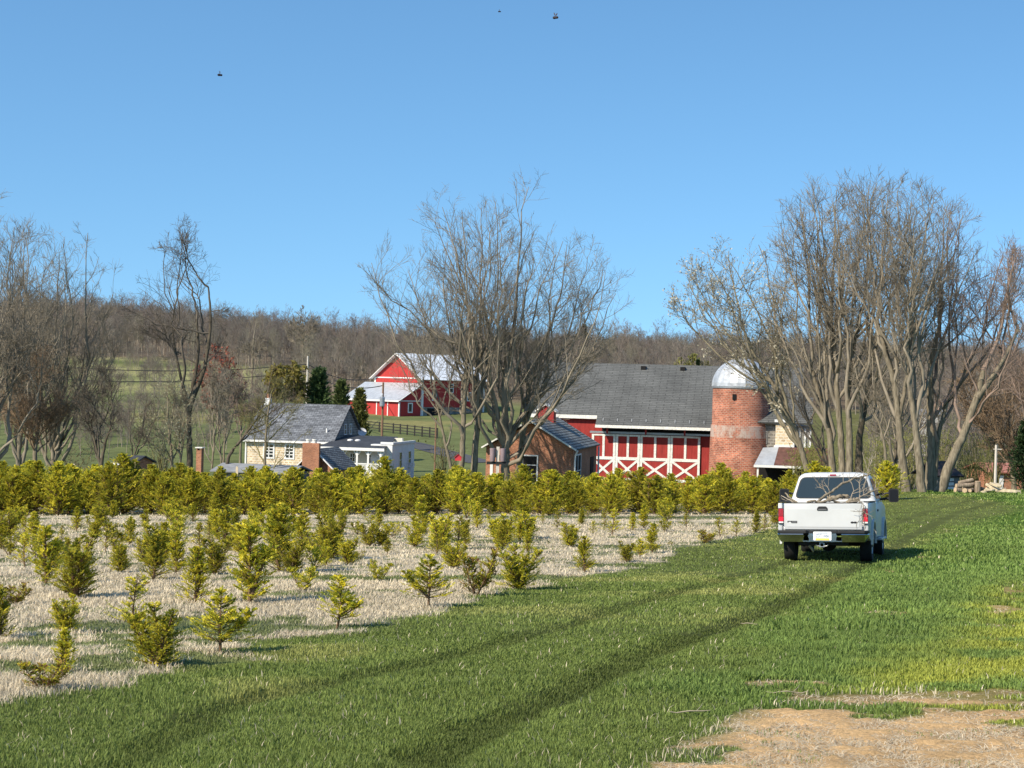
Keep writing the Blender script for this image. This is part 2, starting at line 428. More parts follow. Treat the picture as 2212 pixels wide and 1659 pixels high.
L_.new(my_.outputs[2], b_.inputs['Base Color']); b_.inputs['Roughness'].default_value = .95; b_.inputs['Specular IOR Level'].default_value = .05
bp_ = N_.new('ShaderNodeBump'); bp_.inputs['Strength'].default_value = .7; bp_.inputs['Distance'].default_value = .04
L_.new(nf.outputs[0], bp_.inputs['Height']); L_.new(bp_.outputs[0], b_.inputs['Normal'])
ground = link('ground', mesh_np('ground', np.stack([XX, YY, ZZ], -1).reshape(-1, 3), [Q], ground_col(XX, YY).reshape(-1, 3), True), gm)
tag(ground, kind='structure')

# grass blades: short mown lawn, dead straw, tall lush grass; each blade a bent strip
rng = np.random.default_rng(7)
def scatter(n, y0, y1, half=.31, pad=1.0):
    n2 = int(n * .36); t = rng.random(n + n2)
    y = np.sqrt(y0 * y0 + t * (y1 * y1 - y0 * y0))
    u = np.concatenate([rng.random(n) * 2 - 1, np.where(rng.random(n2) < .5, -1, 1) * (1 + .95 * rng.random(n2) ** 1.4)])
    return u * (half * y + pad), y
def blades(x, y, h, w, lean, col, extra=0):
    n = len(x); z = gz(x, y) - extra
    a = rng.random(n) * 2 * np.pi; b = a + np.pi / 2 + rng.normal(0, .5, n)
    dx, dy = np.cos(a) * w / 2, np.sin(a) * w / 2
    lx, ly = np.cos(b) * lean * h, np.sin(b) * lean * h
    zt = h * np.where(lean > 1.3, .12, np.sqrt(np.clip(1 - .6 * lean ** 2, .08, 1)))
    V = np.zeros((n, 5, 3), np.float32)
    V[:, 0] = np.stack([x - dx, y - dy, z - .01], -1); V[:, 1] = np.stack([x + dx, y + dy, z - .01], -1)
    V[:, 2] = np.stack([x - dx * .8 + lx * .35, y - dy * .8 + ly * .35, z + zt * .62], -1)
    V[:, 3] = np.stack([x + dx * .8 + lx * .35, y + dy * .8 + ly * .35, z + zt * .62], -1)
    V[:, 4] = np.stack([x + lx, y + ly, z + zt], -1)
    return V, np.repeat(col[:, None, :], 5, 1)
BV = {'grass': [], 'dead_grass': []}
BC = {'grass': [], 'dead_grass': []}
for (y0, y1, n) in [(7.5, 12.5, 360000), (12.5, 20, 310000), (20, 34, 240000), (34, 60, 120000), (60, 92, 60000)]:
    x, y = scatter(n, y0, y1); n = len(x)
    fld, straw, soil, lush, yel, tr = cover(x, y)
    r = rng.random(n); ysl = np.where(Y_SOIL(x) > 0, Y_SOIL(x) - y, -9)
    dead = (r < straw * .9) | ((r < .22) & (soil > .5)) | ((r < .05) & (np.abs(ysl) < .5)) | ((fld < .3) & (soil < .3) & (r < .006) & (tr < .15))
    live = ~dead & (rng.random(n) > np.where(soil > .25, .90 + .1 * (fbm(x * 2.2, y * 2.2, 47) < .6), soil)) & (rng.random(n) > .45 * smooth(-1.6, .2, ysl)) & (rng.random(n) > straw * .5)
    cl = fbm(x * 3, y * 3, 41, 3); D = np.hypot(x, y)
    tuft = smooth(.5, .72, fbm(x * 1.4, y * 1.4, 44, 3))
    h = (.020 + .021 * rng.random(n)) * (.75 + .6 * cl) * (1 + lush * (1 - yel * .6) * .95) * (1 + .3 * tuft)
    h = np.where(tr > .4, h * .7, h)
    h = h * (1 - .5 * smooth(-2.4, -.2, ysl))
    w = np.maximum(.0036, .00048 * D) * (.7 + .6 * rng.random(n)) * (1 + .35 * lush)
    g = np.array((.172, .222, .050)) * np.ones((n, 1)); gl = np.array((.172, .245, .055)); gy = np.array((.33, .35, .055)); gf = np.array((.19, .215, .08))
    nb = fbm(x * .5, y * .5, 42)[:, None]
    g = g * (1 - fld[:, None]) + gf * fld[:, None]
    g = g * (1 - lush[:, None]) + gl * lush[:, None]
    yr = (yel * smooth(.32, .6, fbm(x * 1.1, y * 1.1, 45)) )[:, None]
    g = g * (1 - yr) + gy * yr
    g = g + np.array((.10, .06, .03)) * smooth(.5, .75, nb) * (1 - fld[:, None]) * (1 - lush[:, None])
    g = g * (.62 + .76 * rng.random((n, 1))) * (.72 + .56 * nb) * (1 - .40 * tr[:, None])
    lean = np.clip(rng.normal(.5, .28, n), 0, 1.1)
    i = live
    V, cc = blades(x[i], y[i], h[i], w[i], lean[i], g[i], .05 * tr[i]); BV['grass'].append(V); BC['grass'].append(cc)
    i = dead
    sc_ = np.array((.665, .565, .40)) * (.62 + .6 * rng.random((n, 1))) * (.75 + .5 * nb)
    hd = (.035 + .045 * rng.random(n)) * (.7 + .7 * cl)
    V, cc = blades(x[i], y[i], hd[i], w[i] * .9, np.where(soil > .4, 1.5, np.clip(rng.normal(.75, .3, n), .1, 1.25))[i], sc_[i], .05 * tr[i]); BV['dead_grass'].append(V); BC['dead_grass'].append(cc)
blade_mat = leafy('grass_blade', .25)
for k in BV:
    V = np.concatenate(BV[k]); cc = np.concatenate(BC[k]); n = len(V)
    b0 = np.arange(n)[:, None] * 5
    o = link(k, mesh_np(k, V.reshape(-1, 3), [b0 + np.array([0, 1, 3, 2]), b0 + np.array([2, 3, 4])], cc.reshape(-1, 3)), blade_mat)
    tag(o, {'grass': 'short green mown grass of the lane with taller lush grass on its right', 'dead_grass': 'pale dead straw grass between the young saplings and by the bare soil'}[k], 'grass', kind='stuff')
print('blades', {k: sum(len(v) for v in BV[k]) for k in BV})
del BV, BC
# ------------------------------------------------------------------ trees: vectorised branch growth
def tubes(P, Rr, m):
    """P (N,k,3) paths, Rr (N,k) radii -> verts, quads of m sided tubes"""
    N, k, _ = P.shape
    T = np.empty_like(P); T[:, 1:-1] = P[:, 2:] - P[:, :-2]; T[:, 0] = P[:, 1] - P[:, 0]; T[:, -1] = P[:, -1] - P[:, -2]
    T /= np.linalg.norm(T, axis=-1, keepdims=True) + 1e-9
    ref = np.where(np.abs(T[..., 2:3]) > .75, np.array((.9, .43, .1)), np.array((0., 0., 1.)))
    U = np.cross(T, ref); U /= np.linalg.norm(U, axis=-1, keepdims=True) + 1e-9
    W = np.cross(T, U)
    a = np.arange(m) * 2 * np.pi / m
    V = P[:, :, None] + Rr[:, :, None, None] * (np.cos(a)[:, None] * U[:, :, None] + np.sin(a)[:, None] * W[:, :, None])
    base = (np.arange(N)[:, None, None] * k + np.arange(k - 1)[None, :, None]) * m
    j = np.arange(m)[None, None]; j2 = (j + 1) % m
    Q = np.stack([base + j, base + j2, base + m + j2, base + m + j], -1).reshape(-1, 4)
    return V.reshape(-1, 3), Q
def catmull(P, n):
    P = np.asarray(P, float); P = np.vstack([2 * P[0] - P[1], P, 2 * P[-1] - P[-2]]); out = []
    for i in range(1, len(P) - 2):
        for t in np.linspace(0, 1, n, endpoint=False):
            out.append(.5 * (2 * P[i] + (P[i + 1] - P[i - 1]) * t + (2 * P[i - 1] - 5 * P[i] + 4 * P[i + 1] - P[i + 2]) * t * t + (3 * P[i] - P[i - 1] - 3 * P[i + 1] + P[i + 2]) * t ** 3))
    out.append(P[-2]); return np.array(out)
def nrm(v): return v / (np.linalg.norm(v, axis=-1, keepdims=True) + 1e-9)
class Branches:
    def __init__(s): s.V, s.Q, s.n = [], [], 0
    def put(s, P, Rr, m):
        V, Q = tubes(P, Rr, m); s.V.append(V); s.Q.append(Q + s.n); s.n += len(V)
    def mesh(s, name): return mesh_np(name, np.concatenate(s.V), [np.concatenate(s.Q)], None, True)
def grow(g, st, d, L, r0, r1, k, wig, up):
    """N paths of k points from st along d with length L, wandering and bending upward"""
    N = len(st); P = np.zeros((N, k, 3)); P[:, 0] = st; dd = d.copy()
    for i in range(1, k):
        dd = nrm(dd + g.normal(0, wig, (N, 3)) + np.array((0, 0, up)))
        P[:, i] = P[:, i - 1] + dd * (L / (k - 1))[:, None]
    t = np.linspace(0, 1, k)
    return P, (r0[:, None] * (1 - t) + r1[:, None] * t)
def spawn(g, P, Rr, n, t0, ang, up=0.0):
    """n children on every path: start, direction, parent parameter, radius there"""
    N, k, _ = P.shape
    t = t0 + (1 - t0) * np.sort(g.random((N, n)), 1); f = t * (k - 1); i = np.minimum(f.astype(int), k - 2); w = (f - i)[..., None]
    ii = np.arange(N)[:, None]
    A, B = P[ii, i], P[ii, i + 1]
    st = A * (1 - w) + B * w; T = nrm(B - A); rr = Rr[ii, i] * (1 - w[..., 0]) + Rr[ii, i + 1] * w[..., 0]
    q = nrm(np.cross(T, nrm(g.normal(size=T.shape))))
    a = np.radians(g.normal(ang, ang * .28, t.shape))[..., None]
    d = nrm(T * np.cos(a) + q * np.sin(a) + np.array((0, 0, up)))
    return st.reshape(-1, 3), d.reshape(-1, 3), t.ravel(), rr.ravel()
def clip_env(st, d, L, env):
    if env is None: return L
    c, r = env
    q = (st + d * L[:, None] - c) / r; k = np.linalg.norm(q, axis=1)
    return np.where(k > 1, np.maximum(L * np.clip(1.9 - k, .18, 1), .12), L)
def bare_tree(g, trunks, env, nl=9, n2=12, n3=5, n4=2, rl=.5, fork=.45, tw=.0085, lmin=.9, droop=0.0, hi=1.0, spread=1.0, wig=1.0):
    """trunks: [(world polyline, r0, r1)]; env: (centre, radii). returns (trunk Branches, crown Branches, tip array)"""
    TB, CB = Branches(), Branches()
    SP, SR_ = [], []
    tot = sum(n for n in [1] * len(trunks))
    c, r = env
    for pts, r0, r1 in trunks:
        r0, r1 = r0 * .63, r1 * .5; P = catmull(pts, 7); k = len(P)
        P[1:-1] += g.normal(0, r0 * .06, (k - 2, 3))
        t = np.linspace(0, 1, k); rad = r0 * (1 - t) + r1 * t; rad = rad * (1 + .28 * np.exp(-t * k / 2.5))
        TB.put(P[None], rad[None], 10)
        m = max(3, int(nl / tot))
        # limbs: rise from the upper trunk to points spread through the crown's outer shell
        tt = fork + (1 - fork) * (np.arange(m) + g.random(m) * .7) / m; tt[-1] = 1.0
        f = np.clip(tt, 0, 1) * (k - 1); i = np.minimum(f.astype(int), k - 2); w = (f - i)[:, None]
        st = P[i] * (1 - w) + P[i + 1] * w; rs = np.interp(tt, t, rad)
        az = np.arange(m) * 2.399 + g.random() * 6.28; el = np.arcsin(np.clip(g.uniform(-.55, 1.0, m) * hi, -1, .98))
        el[-1] = R(80)
        sh = g.uniform(.84, 1.0, m)[:, None]; sh[-1] = .86
        tg = c + sh * r * np.stack([np.cos(az) * np.cos(el) * spread, np.sin(az) * np.cos(el) * spread, np.sin(el)], -1)
        Lm = np.linalg.norm(tg - st, axis=1, keepdims=True)
        out = tg - st; out[:, 2] = 0
        ct = st + out * .56 + np.array((0, 0, 1.)) * (tg - st)[:, 2:3] * .38 + g.normal(0, .05, (m, 3)) * Lm
        s_ = np.linspace(0, 1, 13)[None, :, None]
        LP = (1 - s_) ** 2 * st[:, None] + 2 * s_ * (1 - s_) * ct[:, None] + s_ ** 2 * tg[:, None]
        wv = np.cumsum(g.normal(0, .038 * wig, (m, 13, 3)), 1) * Lm[:, None] * .35; wv -= wv[:, :1]
        wv[-1] *= .5; LP = LP + wv; tg[-1] = LP[-1, -1]
        rb = np.minimum(rs * .66, .0095 * Lm[:, 0] * (.8 + .6 * rl)); rb[-1] = rs[-1]
        LR = rb[:, None] * (1 - s_[0, :, 0] ** .8)[None] + .018
        CB.put(LP, LR, 7); SP.append(LP); SR_.append(LR)
    P1 = np.concatenate(SP); R1 = np.concatenate(SR_)
    L1 = np.linalg.norm(P1[:, -1] - P1[:, 0], axis=1)
    st, d, t, rr = spawn(g, P1, R1, n2, .24, 44, .06 - droop)
    L = np.repeat(L1, n2) * (.52 * (1 - .62 * t)) * g.uniform(.6, 1.15, len(t)) + .35; L = clip_env(st, d, L, env)
    r0 = np.minimum(rr * .55, .0055 * L + .008)
    P2, R2 = grow(g, st, d, L, r0, np.full(len(L), tw * 1.15), 8, .085 * wig, .035 - droop); CB.put(P2, R2, 5)
    st, d, t, rr = spawn(g, P2, R2, n3, .12, 42, .05 - droop)
    L = np.repeat(np.linalg.norm(P2[:, -1] - P2[:, 0], axis=1), n3) * .48 * (1 - .5 * t) * g.uniform(.55, 1.25, len(t)) + .22; L = clip_env(st, d, L, env)
    P3, R3 = grow(g, st, d, L, np.minimum(rr * .6, .006 + tw * .8), np.full(len(L), tw), 5, .11 * wig, .06 - droop); CB.put(P3, R3, 3)
    tips = [P3[:, -1], P3[:, 2]]
    if n4:
        st, d, t, rr = spawn(g, P3, R3, n4, .15, 40, .08 - droop)
        L = np.repeat(np.linalg.norm(P3[:, -1] - P3[:, 0], axis=1), n4) * .55 * g.uniform(.5, 1.2, len(t)) + .12
        P4, R4 = grow(g, st, d, L, np.full(len(L), tw * .95), np.full(len(L), tw * .6), 3, .14 * wig, .08 - droop); CB.put(P4, R4, 3)
        tips = [P4[:, -1], P4[:, 1]]
    return TB, CB, np.concatenate(tips)
def specks(g, pts, size, col, var=.3, jitter=.08, upb=.3):
    """small leaf faces at points: verts, quads, colours"""
    n = len(pts); p = pts + g.normal(0, jitter, (n, 3)); d = nrm(g.normal(size=(n, 3)) + np.array((0, 0, upb))); q = nrm(np.cross(d, g.normal(size=(n, 3))))
    s = size * g.uniform(.6, 1.3, (n, 1))
    V = np.stack([p - d * s, p + q * s * .45, p + d * s, p - q * s * .45], 1)
    cc = np.asarray(col) * (1 - var + 2 * var * g.random((n, 1)))
    return V.reshape(-1, 3), np.arange(n * 4).reshape(n, 4), np.repeat(cc, 4, 0)

def env_px(cx, cy, rx, ry, D, deep=.8):
    k = D / FOC
    return at(cx, cy, D), np.array((rx * k, rx * k * deep, ry * k))
def bark(name, c, c2): 
    return M(name, c, .9, .3, 3.2, stretch=(4, 4, .7), bump=.5, col2=c2, spec=.1)
BARK = bark('pale_grey_bark', (.145, .12, .083), (.285, .24, .17))
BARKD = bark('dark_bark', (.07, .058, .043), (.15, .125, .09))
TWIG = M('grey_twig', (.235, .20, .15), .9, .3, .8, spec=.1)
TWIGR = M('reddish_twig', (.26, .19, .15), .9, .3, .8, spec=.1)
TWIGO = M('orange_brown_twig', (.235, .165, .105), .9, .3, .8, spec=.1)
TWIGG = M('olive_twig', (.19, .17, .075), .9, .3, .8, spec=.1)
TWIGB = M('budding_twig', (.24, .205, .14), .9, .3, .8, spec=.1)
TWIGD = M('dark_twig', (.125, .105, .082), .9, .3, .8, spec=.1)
BUD = leafy('bud_leaf', .35)
seedn = [100]
def tree(label, D, trunks, env, group, bk=None, tm=None, buds=None, deep=.8, name='bare_tree', **kw):
    """trunks: [(pixel polyline, r0, r1)] at depth D (a polyline point may carry its own depth offset)"""
    seedn[0] += 1
    g = np.random.default_rng(seedn[0])
    base = None; T = []
    for pts, r0, r1 in trunks:
        W = np.array([at(p[0], p[1], D + (p[2] if len(p) > 2 else 0)) for p in pts])
        z0 = gz(W[0, 0], W[0, 1]) - .25
        if base is not None and W[0, 2] > z0 + 1.5: pass      # a fork that leaves the first stem well above the ground
        elif W[0, 2] > z0 + .4: W = np.vstack([[W[0, 0] + (W[0, 0] - W[1, 0]) * .15, W[0, 1], z0], W])
        else: W[0, 2] = z0
        T.append((W, r0, r1))
        if base is None: base = W[0].copy()
    e = env_px(*env, D, deep) if len(env) == 4 else env
    rel = lambda a: a - base
    T = [(rel(w), a, b) for w, a, b in T]; e = (rel(e[0]), e[1])
    tb, cb, tips = bare_tree(g, T, e, **kw)
    o = empty(name, base, 0, label, 'tree', group)
    link('trunk', tb.mesh('trunk'), bk or BARK, o)
    link('crown', cb.mesh('crown'), tm or TWIG, o)
    if buds:
        size, col, frac = buds
        k = g.random(len(tips)) < frac
        V, Q, cc = specks(g, tips[k], size, col)
        link('buds', mesh_np('buds', V, [Q], cc), BUD, o)
    return o
GC, GR, GL = 'bare trees in the middle by the brick shed', 'bare trees in the grove on the right', 'bare trees on the left beyond the hedge'
# the middle group, in front of the brick shed and the white-roofed barn
tree('big bare tree with many limbs rising from one fork beside the brick shed gable', 119.5, [([(1092, 1050), (1092, 985), (1094, 930)], .56, .48)], (1108, 640, 235, 250), GC, nl=19, n2=10, n3=6, n4=3, fork=.55, wig=1.2)
tree('straight slender grey trunk standing left of two close trunks, before the white metal roofed barn', 117, [([(993, 1050), (1000, 960), (1003, 870), (1010, 780), (1018, 700)], .38, .18)], (970, 610, 165, 190), GC, nl=11, n2=12, n3=6, n4=3, fork=.42)
tree('thick grey trunk with a stubbed side limb just right of the straight slender trunk', 118, [([(1022, 1055), (1027, 960), (1034, 890), (1026, 830), (1040, 760)], .44, .22)], (1050, 585, 125, 160), GC, nl=9, n2=12, n3=6, n4=3, fork=.5)
tree('grey tree leaning right before the orange brick gable, its crown over the barn roof', 121.5, [([(1116, 1050), (1127, 960), (1135, 900), (1142, 840), (1165, 770)], .42, .2)], (1215, 660, 155, 170), GC, nl=11, n2=12, n3=6, n4=3, fork=.4)
tree('low tree leaning left from the middle clump with a bent slender stem', 117, [([(984, 1050), (966, 975), (956, 930), (945, 880), (930, 830)], .22, .09)], (905, 730, 100, 110), GC, nl=7, n2=9, n3=6, n4=3, fork=.4)
# the grove on the right
tree('tree leaning left over the silo dome with pale opening buds', 96, [([(1758, 1060), (1742, 1010), (1728, 960), (1708, 905), (1678, 845), (1640, 780)], .34, .15)], (1588, 650, 128, 135), GR, buds=(.075, (.52, .47, .35), .7), nl=14, n2=10, n3=6, n4=3, fork=.45, tm=TWIGB)
tree('grey tree leaning left out of the grove, right of the budding tree', 93, [([(1805, 1066), (1796, 990), (1790, 930), (1768, 850), (1752, 790)], .34, .17)], (1735, 590, 120, 165), GR, nl=11, n2=10, n3=6, n4=3, fork=.32)
tree('left of two straight close trunks right behind the truck cab', 92, [([(1820, 1064), (1817, 960), (1808, 850), (1800, 760), (1796, 690)], .32, .15)], (1790, 545, 135, 165), GR, nl=11, n2=10, n3=6, n4=3, fork=.32)
tree('right of two straight close trunks right behind the truck cab', 91, [([(1834, 1064), (1835, 950), (1832, 850), (1842, 760), (1855, 690)], .32, .15)], (1880, 535, 140, 160), GR, nl=11, n2=10, n3=6, n4=3, fork=.32)
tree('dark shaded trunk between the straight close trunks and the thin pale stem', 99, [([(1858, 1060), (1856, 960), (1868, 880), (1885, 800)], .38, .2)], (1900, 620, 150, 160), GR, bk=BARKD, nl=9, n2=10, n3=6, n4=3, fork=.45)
tree('thin pale bent stem of a small tree above the lone golden arborvitae', 90, [([(1911, 1066), (1914, 1000), (1905, 935), (1888, 890)], .15, .08)], (1890, 800, 55, 90), GR, nl=6, n2=8, n3=5, n4=3, fork=.5)
tree('tall pale forked tree standing right of the lone golden arborvitae', 88, [([(1960, 1063), (1948, 980), (1940, 900), (1932, 830), (1912, 760), (1895, 690)], .36, .15), ([(1940, 905), (1955, 840), (1965, 760)], .2, .12)], (1915, 560, 150, 170), GR, nl=10, n2=10, n3=6, n4=3, fork=.32)
tree('pale spotted trunk second from the right before the leaning trunk', 87, [([(1992, 1063), (1982, 960), (1972, 880), (1960, 800), (1962, 720)], .33, .15)], (2000, 565, 140, 160), GR, nl=11, n2=10, n3=6, n4=3, fork=.32)
tree('thick brown double trunk at whose foot the leaning trunk starts', 90, [([(2008, 1062), (2012, 960), (2009, 860), (2012, 780), (2030, 700)], .42, .18), ([(2016, 1062), (2024, 960), (2040, 890), (2060, 820)], .24, .14)], (2070, 600, 130, 160), GR, nl=10, n2=10, n3=6, n4=3, fork=.32, tm=TWIGR)
tree('thick trunk leaning far right out of the grove', 88, [([(2026, 1062), (2058, 990), (2085, 930), (2110, 860), (2125, 800)], .42, .26), ([(2110, 860), (2160, 790), (2200, 710)], .25, .14)], (2165, 660, 125, 130), GR, nl=11, n2=10, n3=6, n4=3, fork=.4, tm=TWIGR)
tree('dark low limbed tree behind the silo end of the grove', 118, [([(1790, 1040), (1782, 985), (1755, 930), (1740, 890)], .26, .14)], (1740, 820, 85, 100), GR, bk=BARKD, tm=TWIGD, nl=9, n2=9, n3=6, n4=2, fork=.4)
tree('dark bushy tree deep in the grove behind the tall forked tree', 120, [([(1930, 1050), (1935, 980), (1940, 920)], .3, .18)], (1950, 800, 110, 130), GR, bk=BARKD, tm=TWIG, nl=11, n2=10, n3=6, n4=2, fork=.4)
tree('orange brown twiggy tree at the right edge behind the white pole', 135, [([(2190, 1045), (2184, 990), (2176, 940)], .36, .25)], (2150, 880, 100, 125), GR, tm=TWIGO, nl=14, n2=10, n3=8, n4=3, fork=.4, tw=.02, hi=.8)
tree('tree at the right edge with reddish twigs, half outside the picture', 112, [([(2245, 1045), (2240, 950), (2232, 860)], .35, .22)], (2235, 700, 100, 170), GR, tm=TWIGR, nl=12, n2=11, n3=7, n4=3, fork=.4)
# the left side
tree('tall tree at the left edge, its crown the highest on the left', 96, [([(-22, 1040), (-20, 940), (-14, 850), (-8, 780)], .45, .28)], (-8, 650, 110, 225), GL, nl=20, n2=12, n3=5, n4=3, fork=.3)
tree('round low tree with orange tips and pale stems forking near the hedge', 100, [([(75, 1040), (76, 975), (80, 945)], .26, .2)], (78, 850, 80, 95), GL, tm=TWIGO, nl=15, n2=11, n3=7, n4=3, fork=.6)
tree('brown grey tree with a wide crown behind the round orange-tipped tree', 116, [([(112, 1040), (118, 960), (128, 880)], .4, .28)], (130, 700, 135, 190), GL, nl=22, n2=11, n3=5, n4=3, fork=.35)
tree('tree between the left edge tree and the wide crowned tree', 112, [([(38, 1040), (42, 950), (46, 860)], .36, .22)], (52, 660, 105, 175), GL, nl=17, n2=12, n3=5, n4=3, fork=.35)
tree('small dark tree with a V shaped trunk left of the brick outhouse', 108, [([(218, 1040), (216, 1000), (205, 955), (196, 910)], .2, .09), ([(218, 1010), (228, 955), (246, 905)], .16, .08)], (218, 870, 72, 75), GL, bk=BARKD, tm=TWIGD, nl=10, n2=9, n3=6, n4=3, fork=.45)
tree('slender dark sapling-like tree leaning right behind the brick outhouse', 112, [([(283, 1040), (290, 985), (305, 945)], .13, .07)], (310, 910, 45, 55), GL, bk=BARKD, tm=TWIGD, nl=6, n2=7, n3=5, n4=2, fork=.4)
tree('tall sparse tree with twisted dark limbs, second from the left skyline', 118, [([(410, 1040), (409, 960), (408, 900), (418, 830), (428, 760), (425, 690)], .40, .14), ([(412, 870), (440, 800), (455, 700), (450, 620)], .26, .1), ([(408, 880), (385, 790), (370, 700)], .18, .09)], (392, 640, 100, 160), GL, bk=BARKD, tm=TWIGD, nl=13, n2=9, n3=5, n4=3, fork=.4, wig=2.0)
tree('low shrubby tree with pale green buds before the tall sparse tree', 113, [([(372, 1040), (370, 980), (366, 945)], .2, .12), ([(384, 1040), (392, 980), (400, 930)], .15, .09)], (368, 905, 75, 80), GL, buds=(.07, (.42, .40, .26), .5), tm=TWIGB, nl=11, n2=9, n3=5, n4=2, fork=.4)
tree('tree with red buds standing on the slope left of the stone house', 255, [([(474, 930), (476, 880), (478, 840)], .3, .2)], (470, 805, 50, 52), GL, buds=(.22, (.30, .085, .05), .8), tm=TWIGR, nl=12, n2=9, n3=6, n4=2, fork=.35, tw=.03)
tree('dark trunk leaning hard right beside the left end of the stone house', 152, [([(493, 990), (515, 958), (540, 925), (562, 895)], .28, .14)], (590, 845, 55, 50), GL, bk=BARKD, tm=TWIGD, nl=8, n2=8, n3=5, n4=2, fork=.5)
tree('small grey tree right in front of the stone house windows', 150, [([(572, 1030), (574, 950), (578, 900), (586, 850)], .24, .1)], (590, 890, 75, 75), GL, tm=TWIGG, nl=11, n2=9, n3=6, n4=3, fork=.25)
tree('willow-like tree with yellow olive leaves behind the stone house', 225, [([(612, 900), (614, 860), (616, 830)], .3, .2)], (622, 835, 52, 48), GL, buds=(.28, (.24, .20, .045), .9), tm=TWIGO, nl=11, n2=9, n3=6, n4=2, fork=.3, tw=.025)
tree('thin pale stemmed tree right of the tall sparse tree', 190, [([(458, 1010), (462, 940), (456, 880)], .2, .12)], (462, 860, 42, 75), GL, tm=TWIG, nl=9, n2=8, n3=6, n4=2, fork=.35, tw=.02)
tree('twin pale stemmed tree left of the leaning trunk', 196, [([(483, 1005), (486, 940), (494, 880)], .2, .12), ([(478, 1005), (472, 930), (470, 880)], .16, .1)], (486, 875, 45, 75), GL, tm=TWIG, nl=9, n2=8, n3=6, n4=2, fork=.35, tw=.02)
tree('reddish bushy tree beside the left end of the slate roof', 215, [([(520, 960), (522, 910), (524, 880)], .24, .15)], (524, 855, 42, 55), GL, tm=TWIGR, nl=11, n2=9, n3=6, n4=2, fork=.35, tw=.025)
tree('big round tree standing out of the wooded ridge above the stone house', 400, [([(655, 770), (655, 735), (655, 715)], .5, .35)], (655, 705, 42, 42), GL, tm=TWIG, nl=12, n2=10, n3=7, n4=0, fork=.3, tw=.045)
tree('pale trunked tree at the wood edge above the willow-like tree', 345, [([(545, 810), (546, 765), (548, 730)], .4, .25)], (548, 735, 30, 60), GL, tm=TWIG, nl=9, n2=9, n3=6, n4=0, fork=.3, tw=.04)
tree('green yellow willow tree showing above the grey barn roof', 330, [([(1496, 830), (1496, 800), (1496, 785)], .4, .3)], (1494, 792, 34, 26), GR, buds=(.35, (.25, .24, .07), 1.0), tm=TWIGG, nl=11, n2=9, n3=6, n4=0, fork=.3, tw=.03)

# the far wood: thousands of trunks that read as one mass, instanced from six kinds
def wood_proto(i):
    g = np.random.default_rng(900 + i)
    H = g.uniform(12, 16.5); k = g.uniform(.16, .24) * H
    tb, cb, tips = bare_tree(g, [(np.array([(0, 0, -1), (.2, .1, H * .3), (g.normal(0, .4), g.normal(0, .4), H * .62)]), .2, .1)],
                             (np.array((0, 0, H * .62)), np.array((k, k, H * .4))), nl=9, n2=8, n3=5, n4=0, tw=.024, fork=.3, spread=1.0)
    V = np.concatenate(tb.V + cb.V); Qs = np.concatenate(tb.Q + [q + tb.n for q in cb.Q])
    base = np.array([(.175, .157, .132), (.16, .147, .125), (.19, .164, .132), (.19, .172, .142), (.18, .167, .12), (.195, .16, .132)][i])
    cc = np.tile(base, (len(V), 1)); cc[:tb.n] = np.array((.27, .235, .185))
    me = mesh_np('wood_tree', V, [Qs], cc)
    me.materials.append(WOODM)
    return bpy.data.objects.new('wood_tree', me)
WOODM = leafy('far_wood_bark', 0, .3)
pc = bpy.data.collections.new('wood_trees')
for i in range(6): pc.objects.link(wood_proto(i))
g = np.random.default_rng(55)
pts = []
for D0, D1, n in [(318, 430, 1700), (430, 560, 3400), (560, 760, 4600), (760, 950, 1500)]:
    y = np.sqrt(D0 ** 2 + g.random(n) * (D1 ** 2 - D0 ** 2)); x = (g.random(n) * 2 - 1) * .42 * y
    pts.append(np.stack([x, y], 1))
pts = np.concatenate(pts)
x, y = pts.T
keep = (y > 412 + (fbm(x * .05, y * 0, 61) - .5) * 40) | ((x > -44) & (y > 322)) 
keep &= ~((x > -40) & (x < 5) & (y < 335))
pts = pts[keep]
# brush and young trees on the left slope below the wood
n = 620; y = g.uniform(215, 405, n); x = -g.uniform(.13, .44, n) * y; kk = fbm(x * .03, y * .03, 71) > .40 - .10 * smooth(-60, -110, x); brush = np.stack([x, y], 1)[kk]
# scattered trees on the right hillside behind the grove
n = 260; y = g.uniform(175, 318, n); x = g.uniform(.20, .42, n) * y; pts = np.concatenate([pts, np.stack([x, y], 1)])
nb0 = len(pts); pts = np.concatenate([pts, brush]); P3_ = np.column_stack([pts, gz(pts[:, 0], pts[:, 1])])
wm = bpy.data.meshes.new('woods'); wm.vertices.add(len(P3_)); wm.vertices.foreach_set('co', P3_.astype(np.float32).ravel())
def pattr(nm, ty, key, v):
    a = wm.attributes.new(nm, ty, 'POINT'); a.data.foreach_set(key, v)
nP = len(P3_)
big = .44 + .34 * g.random(nP) * (.6 + .8 * fbm(P3_[:, 0] * .03, P3_[:, 1] * .03, 63))
big[nb0:] *= .62
pattr('idx', 'INT', 'value', g.integers(0, 6, nP).astype(np.int32)); pattr('scl', 'FLOAT', 'value', big.astype(np.float32))
pattr('rot', 'FLOAT_VECTOR', 'vector', np.column_stack([np.zeros(nP), np.zeros(nP), g.random(nP) * 6.28]).astype(np.float32).ravel())
woods = bpy.data.objects.new('woods', wm); C.objects.link(woods)
tag(woods, 'brown leafless woods covering the hill behind the farm', 'woods', kind='stuff')
ng = bpy.data.node_groups.new('wood_scatter', 'GeometryNodeTree')
ng.interface.new_socket('Geometry', in_out='INPUT', socket_type='NodeSocketGeometry'); ng.interface.new_socket('Geometry', in_out='OUTPUT', socket_type='NodeSocketGeometry')
gi, go = ng.nodes.new('NodeGroupInput'), ng.nodes.new('NodeGroupOutput')
